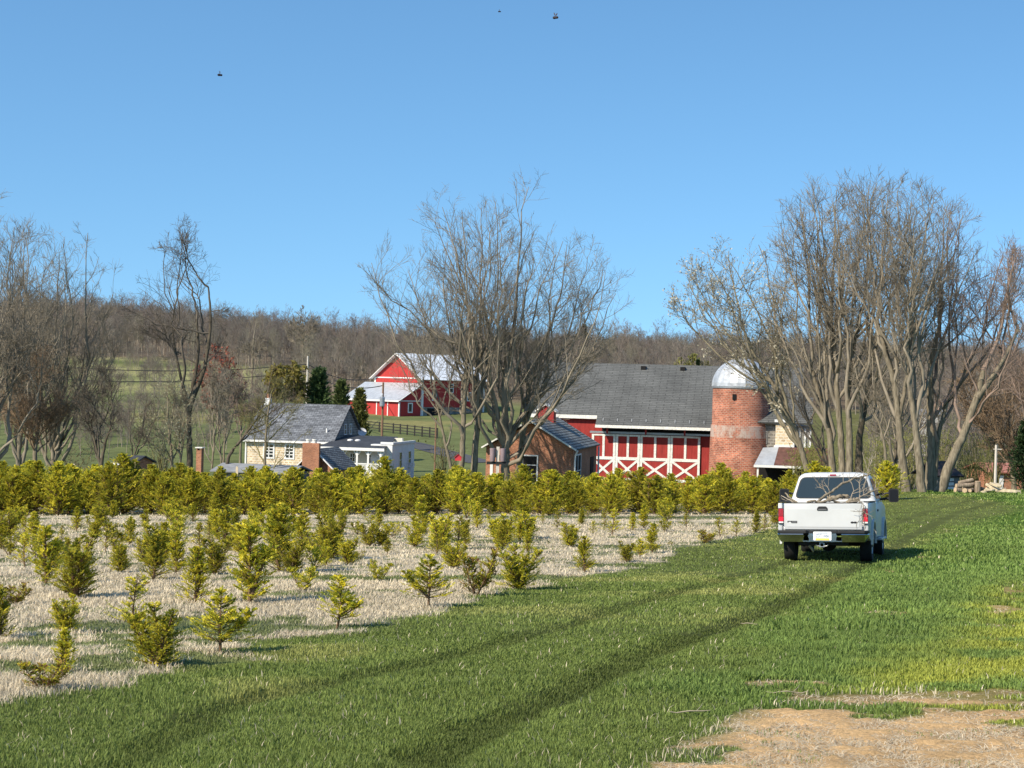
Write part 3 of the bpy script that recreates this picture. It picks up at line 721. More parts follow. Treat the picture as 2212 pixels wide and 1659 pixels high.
ip = ng.nodes.new('GeometryNodeInstanceOnPoints'); ci = ng.nodes.new('GeometryNodeCollectionInfo')
ci.inputs[0].default_value = pc; ci.inputs['Separate Children'].default_value = True; ci.inputs['Reset Children'].default_value = True
def nattr(nm, ty):
    q = ng.nodes.new('GeometryNodeInputNamedAttribute'); q.data_type = ty; q.inputs[0].default_value = nm
    return [s for s in q.outputs if s.enabled and s.name == 'Attribute'][0]
ng.links.new(gi.outputs[0], ip.inputs['Points']); ng.links.new(ci.outputs[0], ip.inputs['Instance'])
ip.inputs['Pick Instance'].default_value = True
ng.links.new(nattr('idx', 'INT'), ip.inputs['Instance Index']); ng.links.new(nattr('rot', 'FLOAT_VECTOR'), ip.inputs['Rotation']); ng.links.new(nattr('scl', 'FLOAT'), ip.inputs['Scale'])
ng.links.new(ip.outputs[0], go.inputs[0])
woods.modifiers.new('scatter', 'NODES').node_group = ng
# ------------------------------------------------------------------ arborvitae: saplings in the field, the dense row behind, the lone one
STEMM = M('young_brown_stem', (.16, .105, .06), .9, .3, 20, spec=.1)
ARB = leafy('arborvitae_leaf', .38, .26)
def fronds(g, B, d, L, nleaf, ll, up, c0, c1, brown):
    """leaf faces along fan shaped fronds: B start (N,3), d direction, L length"""
    N = len(B); P, _ = grow(g, B, d, L, np.zeros(N), np.zeros(N), 6, .12, up)
    t = g.random((N, nleaf)) ** .6; f = t * 4.999; i = f.astype(int); w = (f - i)[..., None]; ii = np.arange(N)[:, None]
    c = P[ii, i] * (1 - w) + P[ii, i + 1] * w; T = nrm(P[ii, i + 1] - P[ii, i])
    fn = nrm(np.array((0, 0, 1.)) - d * d[:, 2:3] + d * np.array((1, 1, 0)) * .5 + .5 * g.normal(size=(N, 3)))[:, None, :] * np.ones((1, nleaf, 1))
    side = nrm(np.cross(fn, T))
    a = g.normal(0, .6, (N, nleaf, 1))
    ld = nrm(T * np.cos(a) + side * np.sin(a) + g.normal(0, .22, (N, nleaf, 3)) + np.array((0, 0, .12)))
    q = nrm(np.cross(ld, fn + g.normal(0, .45, fn.shape)))
    s = ll * g.uniform(.6, 1.35, (N, nleaf, 1)) * (1 - .35 * t[..., None])
    V = np.stack([c, c + ld * s * .5 + q * s * .15, c + ld * s, c + ld * s * .5 - q * s * .15], 2)
    kb = g.random((N, 1, 1)); kl = g.random((N, nleaf, 1))
    col = np.asarray(c0) * (1 - kb) + np.asarray(c1) * kb
    col = col * (.65 + .7 * kl)
    if brown > 0:
        isb = (g.random((N, 1, 1)) < brown); bc = np.where(g.random((N, 1, 1)) < .5, np.array((.50, .33, .09)), np.array((.20, .10, .045)))
        col = np.where(isb, bc * (.7 + .6 * kl), col)
    V = V.reshape(-1, 3); return V, np.arange(len(V)).reshape(-1, 4), np.repeat(col.reshape(-1, 3), 4, 0)
GA, GB_ = (.20, .25, .024), (.80, .705, .07)
def arbor(seed, kind):
    """returns (stem mesh, foliage mesh) one metre tall"""
    g = np.random.default_rng(seed)
    S_, LV = Branches(), []
    n0 = [0]
    def put(*a):
        V, Q, c = fronds(g, *a); LV.append((V, Q + n0[0], c)); n0[0] += len(V)
    def leader(base, top, n, W, zlo, prof, nleaf, ll, brown=0, outlow=.9):
        P = catmull([base, (np.array(base) + top) / 2 + g.normal(0, .02, 3), top], 6)
        rr = np.linspace(.017, .004, len(P)); S_.put(P[None], rr[None], 5)
        t = zlo + (1 - zlo) * g.random(n) ** .9
        k = t * (len(P) - 1); i = np.minimum(k.astype(int), len(P) - 2); w = (k - i)[:, None]
        B = P[i] * (1 - w) + P[i + 1] * w
        az = g.random(n) * 6.283; L = W * prof(t) * g.uniform(.45, 1.35, n)
        rise = .35 + .9 * t + g.normal(0, .2, n)
        d = nrm(np.stack([np.cos(az), np.sin(az), rise * outlow], -1))
        BP, BR = grow(g, B, d, L * .8, np.full(n, .006), np.full(n, .002), 4, .08, .12)
        S_.put(BP, BR, 3)
        put(B, d, L, nleaf, ll, .13, GA, GB_, brown)
        put(BP[:, 2], nrm(d + g.normal(0, .45, (n, 3)) + np.array((0, 0, .2))), L * .55, nleaf, ll, .1, GA, GB_, brown)
    if kind == 'hedge':
        leader((0, 0, -.03), np.array((g.normal(0, .02), g.normal(0, .02), .97)), 230, .34, .02, lambda t: (1.06 - t) ** .8 * (.7 + .3 * np.minimum(t * 5, 1)) * (.7 + .6 * (np.sin(t * 91) > 0)), 28, 0.034)
        for k in range(2):
            a = g.random() * 6.28; leader((0, 0, .05), np.array((.1 * math.cos(a), .1 * math.sin(a), g.uniform(.72, .9))), 60, .27, .08, lambda t: (1.1 - t) ** .6, 30, 0.035)
    elif kind == 'column':
        leader((0, 0, -.03), np.array((g.normal(0, .03), g.normal(0, .03), .96)), 130, .23, .04, lambda t: (1.08 - t) ** .5, 35, 0.035)
        leader((0, 0, .05), np.array((g.normal(0, .08), g.normal(0, .08), .7)), 46, .19, .06, lambda t: (1.1 - t) ** .5, 30, 0.035)
    elif kind == 'bushy':
        for k in range(5):
            a = k * 1.26 + g.random(); q = g.uniform(.05, .3)
            leader((0, 0, -.03), np.array((q * math.cos(a), q * math.sin(a), g.uniform(.7, .96))), 62, .24, .05, lambda t: (1.12 - t) ** .5, 39, 0.033)
    elif kind == 'tuft':      # bare stem, leafy top
        leader((0, 0, -.03), np.array((g.normal(0, .04), g.normal(0, .04), .95)), 84, .31, .24, lambda t: (1.1 - t) ** .6, 39, 0.042, 0, .45)
        a = g.random() * 6.28; leader((0, 0, .2), np.array((.26 * math.cos(a), .26 * math.sin(a), g.uniform(.45, .7))), 30, .21, .3, lambda t: (1.1 - t) ** .5, 35, 0.038)
    elif kind == 'sparse':
        leader((0, 0, -.03), np.array((g.normal(0, .05), g.normal(0, .05), .95)), 58, .31, .10, lambda t: (1.1 - t) ** .6, 30, 0.038, .06, .7)
    elif kind == 'browned':
        for k in range(4):
            a = k * 1.57 + g.random(); q = g.uniform(.12, .42)
            leader((0, 0, -.03), np.array((q * math.cos(a), q * math.sin(a), g.uniform(.45, .95))), 42, .26, .12, lambda t: (1.12 - t) ** .5, 35, 0.042, .38, .5)
    else:                     # low: a small spreading one
        for k in range(3):
            a = k * 2.1 + g.random(); leader((0, 0, -.03), np.array((.3 * math.cos(a), .3 * math.sin(a), g.uniform(.7, .95))), 30, .34, .12, lambda t: (1.12 - t) ** .5, 35, 0.050)
    V = np.concatenate([v for v, _, _ in LV]); Q = np.concatenate([q for _, q, _ in LV]); c = np.concatenate([c for _, _, c in LV])
    sm = S_.mesh('stem'); fm = mesh_np('foliage', V, [Q], c)
    sm.materials.append(STEMM); fm.materials.append(ARB)
    ext = np.percentile(np.abs(V[:, :2]), 86) * 2
    return sm, fm, ext
PROTO = {k: [arbor(300 + 17 * i + 5 * j, k) for j in range(n)] for i, (k, n) in enumerate(
    [('hedge', 6), ('column', 4), ('bushy', 4), ('tuft', 3), ('sparse', 4), ('browned', 2), ('low', 3)])}
rg = random.Random(4)
def plant(name, kind, x, y, h, wid, label, cat, group, pick=None):
    sm, fm, ext = PROTO[kind][pick if pick is not None else rg.randrange(len(PROTO[kind]))]
    o = empty(name, (x, y, float(gz(x, y)) - .01), rg.random() * 6.28, label, cat, group)
    k = wid / ext if wid else h
    k = min(max(k, h * .7), h * 1.7)
    o.scale = (k, k, h)
    for nm, me in (('stem', sm), ('foliage', fm)): link(nm, me, None, o)
    return o
ORD = ['first', 'second', 'third', 'fourth', 'fifth', 'sixth', 'seventh', 'eighth', 'ninth', 'tenth', 'eleventh', 'twelfth', 'thirteenth', 'fourteenth', 'fifteenth', 'sixteenth', 'seventeenth', 'eighteenth', 'nineteenth', 'twentieth']
def nth(i):
    if i < 20: return ORD[i]
    tens = {2: 'twenty', 3: 'thirty', 4: 'forty', 5: 'fifty', 6: 'sixty'}; ti = {2: 'twentieth', 3: 'thirtieth', 4: 'fortieth', 5: 'fiftieth', 6: 'sixtieth'}
    t, u = divmod(i + 1, 10)
    return ti[t] if u == 0 else tens[t] + '-' + ORD[u - 1]
# saplings: picture x of the foot, y of the foot, y of the top, width, kind
SP = []
def c1(L):
    for a in L: SP.append((a[0] * .3307, 960 + a[1] * .3307, 960 + a[2] * .3307, a[3] * .3307, a[4]))
def c2(L):
    for a in L: SP.append((658.3 + a[0] * .2977, 987.5 + a[1] * .2977, 987.5 + a[2] * .2977, a[3] * .2977, a[4]))
def c3(L):
    for a in L: SP.append((1207 + a[0] * .248, 1015 + a[1] * .248, 1015 + a[2] * .248, a[3] * .248, a[4]))
c1([(280, 1610, 1370, 380, 'browned'), (420, 1500, 1225, 170, 'column'), (430, 1235, 1010, 240, 'bushy'), (1020, 1455, 1060, 350, 'bushy'), (870, 1225, 880, 290, 'sparse'),
    (1440, 1375, 980, 350, 'tuft'), (500, 1000, 620, 340, 'bushy'), (80, 1055, 880, 200, 'browned'), (0, 1280, 960, 110, 'column'), (1270, 1035, 700, 240, 'column'),
    (1630, 1045, 560, 270, 'column'), (1980, 965, 790, 270, 'low'), (1825, 835, 430, 180, 'column'), (1975, 705, 460, 170, 'column'), (780, 835, 640, 190, 'bushy'),
    (1000, 895, 620, 150, 'column'), (300, 915, 560, 180, 'column'), (165, 805, 600, 150, 'sparse'), (215, 660, 460, 150, 'column'), (110, 525, 400, 150, 'bushy'),
    (500, 565, 420, 180, 'column'), (660, 545, 395, 170, 'bushy'), (845, 655, 490, 130, 'column'), (950, 545, 430, 130, 'column'), (1140, 520, 370, 140, 'bushy'),
    (1160, 700, 480, 200, 'sparse'), (1480, 690, 430, 160, 'column'), (1400, 470, 330, 120, 'column'), (1690, 525, 420, 110, 'sparse'), (5, 685, 520, 80, 'column'),
    (690, 705, 560, 130, 'sparse'), (1310, 690, 520, 130, 'sparse'), (905, 765, 640, 110, 'sparse'), (2110, 745, 590, 140, 'low'), (1260, 505, 390, 110, 'column'),
    (1600, 650, 500, 120, 'column'), (400, 650, 540, 120, 'sparse'), (560, 720, 600, 120, 'sparse')])
c2([(230, 1245, 890, 210, 'tuft'), (895, 1095, 740, 340, 'tuft'), (540, 905, 750, 130, 'low'), (1240, 1005, 630, 160, 'browned'), (1555, 965, 640, 340, 'bushy'),
    (2030, 835, 600, 180, 'column'), (1080, 805, 610, 200, 'bushy'), (600, 710, 605, 80, 'tuft'), (395, 755, 680, 90, 'low'), (470, 645, 490, 130, 'bushy'),
    (190, 745, 460, 240, 'bushy'), (800, 650, 480, 210, 'bushy'), (640, 585, 470, 130, 'low'), (940, 565, 450, 100, 'sparse'), (1160, 645, 500, 110, 'column'),
    (1620, 695, 540, 130, 'column'), (1400, 600, 440, 140, 'bushy'), (1520, 585, 400, 140, 'sparse'), (1250, 515, 340, 90, 'column'), (1045, 495, 440, 60, 'low'),
    (1730, 485, 400, 70, 'sparse'), (1830, 520, 400, 100, 'sparse'), (1930, 650, 480, 190, 'bushy'), (2010, 490, 380, 90, 'column'), (830, 475, 290, 190, 'column'),
    (385, 565, 470, 120, 'low'), (270, 480, 380, 110, 'bushy'), (470, 485, 415, 100, 'low'), (955, 710, 560, 110, 'sparse')])
c3([(590, 805, 640, 190, 'bushy'), (705, 775, 610, 120, 'tuft'), (815, 725, 490, 120, 'column'), (460, 575, 350, 120, 'sparse'), (640, 525, 385, 120, 'column'),
    (930, 540, 430, 160, 'low'), (1110, 505, 380, 110, 'sparse'), (1270, 640, 490, 130, 'browned'), (1410, 595, 430, 110, 'sparse'), (1550, 580, 430, 100, 'sparse'),
    (1715, 555, 370, 140, 'column'), (1790, 540, 400, 100, 'sparse'), (975, 660, 620, 70, 'low'), (1890, 470, 350, 110, 'bushy'), (190, 480, 400, 110, 'column'), (300, 560, 450, 120, 'sparse')])
BANDS = [(1375, 'the band nearest the camera'), (1290, 'the second band from the camera'), (1235, 'the third band from the camera'), (1195, 'the fourth band from the camera'), (1160, 'the fifth band from the camera'), (0, 'the band just before the hedge')]
FORM = {'column': 'upright feathery', 'bushy': 'bushy many stemmed', 'tuft': 'bare stemmed tufted', 'sparse': 'thin see-through', 'browned': 'ragged half browned', 'low': 'low spreading'}
rs = random.Random(21)     # the rest of the planting, row after row
for yy_, n_ in ((1118, 11), (1128, 12), (1142, 12), (1160, 14), (1172, 12), (1184, 11), (1200, 9), (1218, 7), (1240, 5), (1265, 2)):
    for k_ in range(n_):
        px_ = rs.uniform(5, 1450 if yy_ < 1150 else 1150 if yy_ < 1190 else 760 if yy_ < 1260 else 430); py_ = yy_ + rs.uniform(-6, 6)
        if min((abs(px_ - q[0]) / 26 + abs(py_ - q[1]) / 12) for q in SP) > 1.0:
            hp = (29 + (py_ - 1110) * .36) * rs.uniform(.75, 1.3); SP.append((px_, py_, py_ - hp, hp * rs.uniform(.45, .75), rs.choice(['column', 'column', 'bushy', 'sparse', 'bushy', 'low'])))
SP.sort(key=lambda s: s[0])
cnt = {}
for px, py, pt, wd, kind in SP:
    p = ground_hit(px, py); D = p[1]; h = (py - pt) * D / FOC * 1.1; w = wd * D / FOC * 1.35
    bd = next(b for y_, b in BANDS if py >= y_); i = cnt.get(bd, 0); cnt[bd] = i + 1
    plant('arborvitae_sapling', kind, p[0], p[1], h, w, f'{FORM[kind]} golden sapling, {nth(i)} from the left in {bd}', 'sapling', 'young arborvitae saplings planted in the straw field')
# the dense rows behind the saplings
HP = []
hr = random.Random(11)
for row, (D, sp, hh) in enumerate([(68.5, .90, 1.50), (70.6, .92, 1.55), (72.9, .98, 1.6)]):
    x = -24.5 + row * .4
    xe = X_FIELD(D) - .35
    L = []
    while x < xe:
        xx, yy = x + hr.uniform(-.2, .2), D + hr.uniform(-.35, .35) + .03 * x
        h = hh * hr.uniform(.82, 1.12)
        if hr.random() < .12: h *= 1.18
        h *= np.interp(x, [-20, -6, 2, 10], [1.22, 1.1, 1.0, .97])
        if row == 0 and (abs(x - (-.6)) < .5 or abs(x - 4.2) < .4 or abs(x + 14) < .4): x += sp; continue
        L.append((xx, yy, h)); x += sp * hr.uniform(.82, 1.2)
    rn = ['front', 'middle', 'back'][row]
    for i, (xx, yy, h) in enumerate(L):
        plant('arborvitae', 'hedge', xx, yy, h, h * hr.uniform(.85, 1.1), f'golden green arborvitae, {nth(i)} from the left in the {rn} row of the long hedge', 'arborvitae', 'arborvitaes of the long hedge')
p = ground_hit(1915, 1081)
plant('arborvitae', 'hedge', p[0], p[1], 1.7, 2.0, 'lone round golden arborvitae behind the right mirror of the pickup', 'arborvitae', None)

# ------------------------------------------------------------------ evergreens and shrubs further off
def conifer(label, px, D, py_top, wid, col0, col1, kind='hedge', base=None, group='evergreens behind the stone house', name='evergreen_tree'):
    top = at(px, py_top, D); x, y = top[0], top[1]; z = float(gz(x, y)); h = top[2] - z
    g = np.random.default_rng(int(px) + int(D)); n = 420 if kind == 'pine' else 520
    Sb = Branches(); Sb.put(np.array([[(0, 0, -.3), (0, 0, h * .5), (0, 0, h * .97)]]), np.array([[.03 * h, .018 * h, .004 * h]]), 7)
    t = g.random(n) ** (.8); zb = h * (.06 + .92 * t); W = wid * D / FOC * .5
    prof = (1.04 - t) ** .75 if kind == 'pine' else np.clip(1.06 - t, .02, 1) ** .55 * (.75 + .25 * np.minimum(t * 4, 1))
    az = g.random(n) * 6.283; L = W * prof * g.uniform(.6, 1.25, n)
    d = nrm(np.stack([np.cos(az), np.sin(az), np.full(n, .25 if kind == 'pine' else .8) + g.normal(0, .2, n)], -1))
    B = np.stack([0 * zb, 0 * zb, zb], -1)
    V, Q, c = fronds(g, B, d, L, 30, .045 * h, .06, col0, col1, 0)
    o = empty(name, (x, y, z), 0, label, 'tree', group)
    link('trunk', Sb.mesh('trunk'), BARKD, o); link('foliage', mesh_np('foliage', V, [Q], c), CONI, o)
    return o
CONI = leafy('needle', .15)
conifer('dark green pine towering behind the roof of the stone house', 690, 226, 798, 100, (.04, .075, .028), (.10, .15, .05), 'arb')
conifer('second dark pine right of the taller one behind the stone house', 738, 222, 824, 84, (.06, .085, .028), (.14, .17, .05), 'arb')
conifer('pointed olive green arborvitae against the house gable', 778, 205, 843, 74, (.10, .115, .03), (.20, .19, .05), 'arb')
conifer('dark spruce at the right edge behind the white pole', 2215, 132, 905, 88, (.02, .045, .018), (.06, .10, .035), 'pine', group=None)
conifer('dark pine on the far hillside seen through the middle tree', 1262, 420, 700, 46, (.03, .05, .02), (.05, .08, .03), 'pine', group=None)
conifer('small dark cone beside the willow above the barn roof', 1508, 322, 776, 14, (.03, .05, .02), (.05, .08, .03), 'pine', group=None)
for i, (px, lb) in enumerate([(904, 'left'), (920, 'right')]):
    conifer(f'tiny young evergreen by the driveway, {lb} of the pair', px, 250, 950 + 2 * i, 6, (.06, .08, .015), (.15, .15, .02), 'arb', group='tiny evergreens by the driveway')
def shrub(label, px, py, D, rx, ry, col0, col1, n=5200, size=.14, weep=False, group='shrubs behind the grove on the right', name='shrub'):
    c = at(px, py, D); z = float(gz(c[0], c[1])); k = D / FOC; g = np.random.default_rng(int(px * 7 + py))
    q = nrm(g.normal(size=(n // 30, 3))) * (g.random((n // 30, 1)) ** .45) * np.array((rx * k, rx * k * .8, ry * k)) + np.array((0, 0, c[2] - z)); q = q[q[:, 2] > .05]
    o = empty(name, (c[0], c[1], z), 0, label, 'shrub', group)
    Sb = Branches(); m = 40
    tg = q[g.integers(0, len(q), m)]; s = np.linspace(0, 1, 6)[None, :, None]; st = g.normal(0, .25, (m, 3)) * np.array((1, 1, 0))
    Sb.put(st[:, None] * (1 - s) + tg[:, None] * s + np.cumsum(g.normal(0, .05, (m, 6, 3)), 1) * s, np.linspace(.045, .012, 6)[None] * np.ones((m, 1)), 4)
    link('stems', Sb.mesh('stems'), TWIGG, o); o.children  # stems and twigs
    d = nrm(g.normal(size=q.shape) + np.array((0, 0, -1.6 if weep else .5))); L = g.uniform(.5, 1.3, len(q)) * (1.5 if weep else 1)
    V, Q, cc = fronds(g, q, d, L, 30, size, -.2 if weep else .05, col0, col1, 0)
    link('foliage', mesh_np('foliage', V, [Q], cc), BUD, o)
OL0, OL1 = (.17, .19, .045), (.36, .35, .10)
shrub('weeping yellow green willow behind the leaning trunk', 2100, 985, 124, 52, 62, (.10, .115, .03), (.19, .185, .06), 6000, .12, True, None, 'willow_shrub')
for i, (px, py, rx, ry, lb) in enumerate([(1770, 1000, 30, 40, 'olive shrub thicket left of the grove beside the lean-to roof'), (1845, 990, 40, 55, 'olive shrub thicket behind the two straight close trunks'),
        (1905, 985, 36, 60, 'olive shrub thicket behind the thin pale bent stem'), (1965, 980, 40, 62, 'olive shrub thicket behind the tall pale forked tree'), (2040, 985, 42, 62, 'olive shrub thicket above the weathered shed'), (2150, 975, 36, 40, 'olive shrub thicket right of the weeping willow'), (1735, 1000, 26, 34, 'olive shrub thicket behind the stone wing')]):
    shrub(lb, px, py, 136 + (i * 7) % 11, rx * 1.25, ry * 1.15, OL0, OL1, 7000, .12)
shrub('brown twiggy bush at the foot of the stone house trees', 350, 985, 140, 40, 30, (.11, .095, .06), (.17, .15, .09), 2400, .12, group='brown bushes near the farmhouse')
shrub('brown bush left of the brick outhouse', 160, 1000, 130, 60, 32, (.11, .085, .05), (.18, .13, .08), 3000, .12, group='brown bushes near the farmhouse')
shrub('brown bush behind the middle trunks', 965, 985, 150, 38, 40, (.12, .105, .065), (.19, .165, .10), 3000, .12, group='brown bushes near the farmhouse')
# ------------------------------------------------------------------ buildings
class Frame:
    """ground plan axes of a building: ex along the front, ey away from the camera"""
    def __init__(s, px, py, D, alpha):
        s.o = at(px, py, D); s.a = R(alpha)
        s.ex = np.array((math.cos(s.a), math.sin(s.a), 0)); s.ey = np.array((-math.sin(s.a), math.cos(s.a), 0))
        s.o[2] = float(gz(s.o[0], s.o[1])) - .1
    def front(s, px, py, yl=0.0):
        """(x, z) where the sight line meets the plane y = yl"""
        d = at(px, py, 1.0) - CAM
        q = s.o + s.ey * yl
        t = np.dot(q - CAM, s.ey) / np.dot(d, s.ey); p = CAM + d * t - s.o
        return float(np.dot(p, s.ex)), float(p[2])
    def side(s, px, py, xl=0.0):
        d = at(px, py, 1.0) - CAM
        q = s.o + s.ex * xl
        t = np.dot(q - CAM, s.ex) / np.dot(d, s.ex); p = CAM + d * t - s.o
        return float(np.dot(p, s.ey)), float(p[2])
    def root(s, name, label, cat, group=None): return empty(name, s.o, s.a, label, cat, group)

WHITE = M('white_paint', (.72, .71, .68), .6, .08, 2.5)
WHITEW = M('weathered_white_paint', (.70, .68, .63), .7, .25, 9)
RED = planky('barn_red_boards', (.30, .035, .030), low=((.36, .11, .035), 1.0))
REDL = planky('bright_red_boards', (.40, .040, .037), dirt=.16)
REDP = M('dark_red_paint', (.30, .03, .028), .7, .2, 6)
SHING = bricky('grey_shingle', (.132, .133, .126), (.112, .113, .107), (.06, .06, .057), bw=1.3, bh=.27, ms=.03, big=.35, kz=1.75, vec='roof', blot=(.7, 1.2))
SLATE = bricky('blue_grey_slate', (.20, .21, .225), (.10, .105, .115), (.05, .05, .055), bw=.5, bh=.28, ms=.02, big=.5, kz=1.6, vec='roof', blot=(.65, 1.3))
SLATEY = bricky('weathered_slate', (.30, .31, .295), (.17, .175, .17), (.03, .03, .03), bw=.5, bh=.26, ms=.035, big=.6, kz=1.75, vec='wall', blot=(.6, 1.3))
BRICK = bricky('orange_brick', (.47, .17, .085), (.30, .095, .05), (.42, .28, .19), blot=(.65, 1.2))
SILOB = bricky('silo_tile', (.38, .105, .060), (.24, .062, .04), (.34, .19, .13), bw=.6, bh=.30, ms=.03, big=.45, vec='round', blot=(.45, 1.35))
STONE = bricky('tan_fieldstone', (.72, .56, .35), (.42, .30, .18), (.70, .61, .47), bw=.42, bh=.24, ms=.05, big=1.2, blot=(.65, 1.25))
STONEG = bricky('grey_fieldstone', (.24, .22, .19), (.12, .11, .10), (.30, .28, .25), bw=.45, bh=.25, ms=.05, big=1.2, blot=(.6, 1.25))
STUCCO = M('white_stucco', (.70, .70, .68), .85, .08, 1.5)
CREAM = M('cream_siding', (.62, .58, .47), .8, .1, 2)
METAL = M('white_roof_metal', (.80, .81, .82), .35, .06, 1.0, metal=.0, spec=.6)
GALV = M('galvanised_roof', (.46, .48, .50), .45, .16, 1.6, metal=.3, spec=.5)
LOWR = M('low_grey_roof', (.25, .255, .26), .8, .2, 1.6)
ALU = M('silo_dome_metal', (.47, .48, .49), .42, .3, 1.6, metal=.35, spec=.5)
TAR = M('black_tar_roof', (.045, .047, .052), .7, .3, 1.5)
RUST = M('rust_brown_roof', (.12, .055, .042), .6, .35, 2.5)
BLACK = M('black_opening_and_shade', (.012, .011, .011), .9, .2, 3)
GLASS = M('window_glass', (.02, .024, .028), .08, .2, 2, spec=.8)
GREYW = planky('weathered_grey_boards', (.20, .19, .18), w=.16, dirt=.35)
STEEL = M('galvanised_steel', (.42, .43, .44), .4, .15, 6, metal=.7)
WOODP = M('utility_pole_wood', (.20, .12, .075), .9, .3, 6, stretch=(3, 3, .4))
PALEP = M('pale_pole_wood', (.55, .50, .43), .85, .25, 6, stretch=(3, 3, .4))

def window(root, axis, pos, x0, x1, z0, z1, side=-1, mull=(1, 1), fr=.09, fm=None, gm_=None, name='window', depth=.06):
    """a framed window lying on the plane y = pos (axis y) or x = pos (axis x), proud of the wall toward side"""
    f, gl = MB(), MB()
    a, b = sorted((pos, pos + side * depth))
    def bx(mb, u0, u1, w0, w1, p, q):
        mb.box(u0, u1, p, q, w0, w1) if axis == 'y' else mb.box(p, q, u0, u1, w0, w1)
    bx(f, x0 - fr, x0, z0 - fr, z1 + fr, a, b); bx(f, x1, x1 + fr, z0 - fr, z1 + fr, a, b)
    bx(f, x0, x1, z1, z1 + fr, a, b); bx(f, x0, x1, z0 - fr, z0, a, b)
    t = fr * .55
    for k in range(1, mull[0] + 1 if mull[0] > 1 else 1):
        u = x0 + (x1 - x0) * k / mull[0]
        if k < mull[0]: bx(f, u - t / 2, u + t / 2, z0, z1, a, b)
    for k in range(1, mull[1]):
        u = z0 + (z1 - z0) * k / mull[1]; bx(f, x0, x1, u - t / 2, u + t / 2, a, b)
    fo = f.build(name, fm or WHITE, root)
    ga, gb = sorted((pos + side * .004, pos + side * .022))
    bx(gl, x0, x1, z0, z1, ga, gb)
    gl.build('pane', gm_ or GLASS, fo)
    return fo

# --- the big grey roofed barn with cross braced doors
F = Frame(1143, 1060, 160, -9)
b = F.root('barn', 'long barn with a grey shingle roof and white cross braced red doors', 'barn')
xl, ze = F.front(1146, 888); xr = F.front(1737, 900)[0]
depth = 17.0
zr = F.front(1400, 787, depth / 2)[1]
zf = F.front(1400, 921, -3.2)[1]          # eave of the forebay
xf = F.front(1283, 915, -3.0)[0]
pitch = (zr - ze) / (depth / 2)
xs1 = F.front(1668, 900)[0]
w_ = MB(); w_.prism([(0, 0), (0, ze - .25), (depth / 2, zr - .25), (depth, ze - .25), (depth, 0)], 'x', xl + .3, xf + .4)
yf = (zf - ze) / pitch
w_.prism([(yf + 1.4, 0), (yf + 1.4, zf - .3 + pitch * 1.4), (depth / 2, zr - .25), (depth, ze - .25), (depth, 0)], 'x', xf + .4, xr - .3)
w_.build('wall', RED, b)
th = .14
ro = MB()
yf = (zf - ze) / pitch
ro.slab([(xl, -.35, ze - .35 * pitch), (xf, -.35, ze - .35 * pitch), (xf, depth / 2, zr), (xl, depth / 2, zr)], th)
ro.slab([(xf, yf, zf), (xr, yf, zf), (xr, depth / 2, zr + .002), (xf, depth / 2, zr + .002)], th)
ro.slab([(xr, depth + .35, ze - .35 * pitch), (xl, depth + .35, ze - .35 * pitch), (xl, depth / 2, zr), (xr, depth / 2, zr)], th)
rf = ro.build('roof', SHING, b)
v = MB()
for px_, py_ in ((1390, 794), (1475, 796)):
    y_ = depth / 2 - .75; xx_ = F.front(px_, py_, y_)[0]; z_ = zr - .75 * pitch; v.box(xx_ - .22, xx_ + .22, y_ - .3, y_ + .3, z_ - .1, z_ + .22)
v.build('roof_vent', BLACK, rf)
sg = MB()
for k in range(14):
    xx_ = xf + .6 + k * (xr - xf - 1) / 13.5; y_ = yf + .6; z_ = zf + .6 * pitch; sg.beam((xx_, y_, z_), (xx_, y_ + .08, z_ + .26), .05, .03, (1, 0, 0))
sg.build('snow_guard', STEEL, rf)
tr = MB(); tr.box(xl - .02, xf - .02, -.43, -.34, ze - .35 * pitch - .34, ze - .35 * pitch - .02); tr.box(xf - .02, xr, yf - .09, yf - .003, zf - .26, zf - .015)
tr.build('eave_board', WHITEW, b)
hg = MB()
for k in range(5):
    xx_ = xf + 1.0 + k * 3.4; hg.box(xx_ - .07, xx_ + .07, yf + .4, yf + .6, zf - .75, zf - .1)
hg.build('rafter_end', REDP, b)
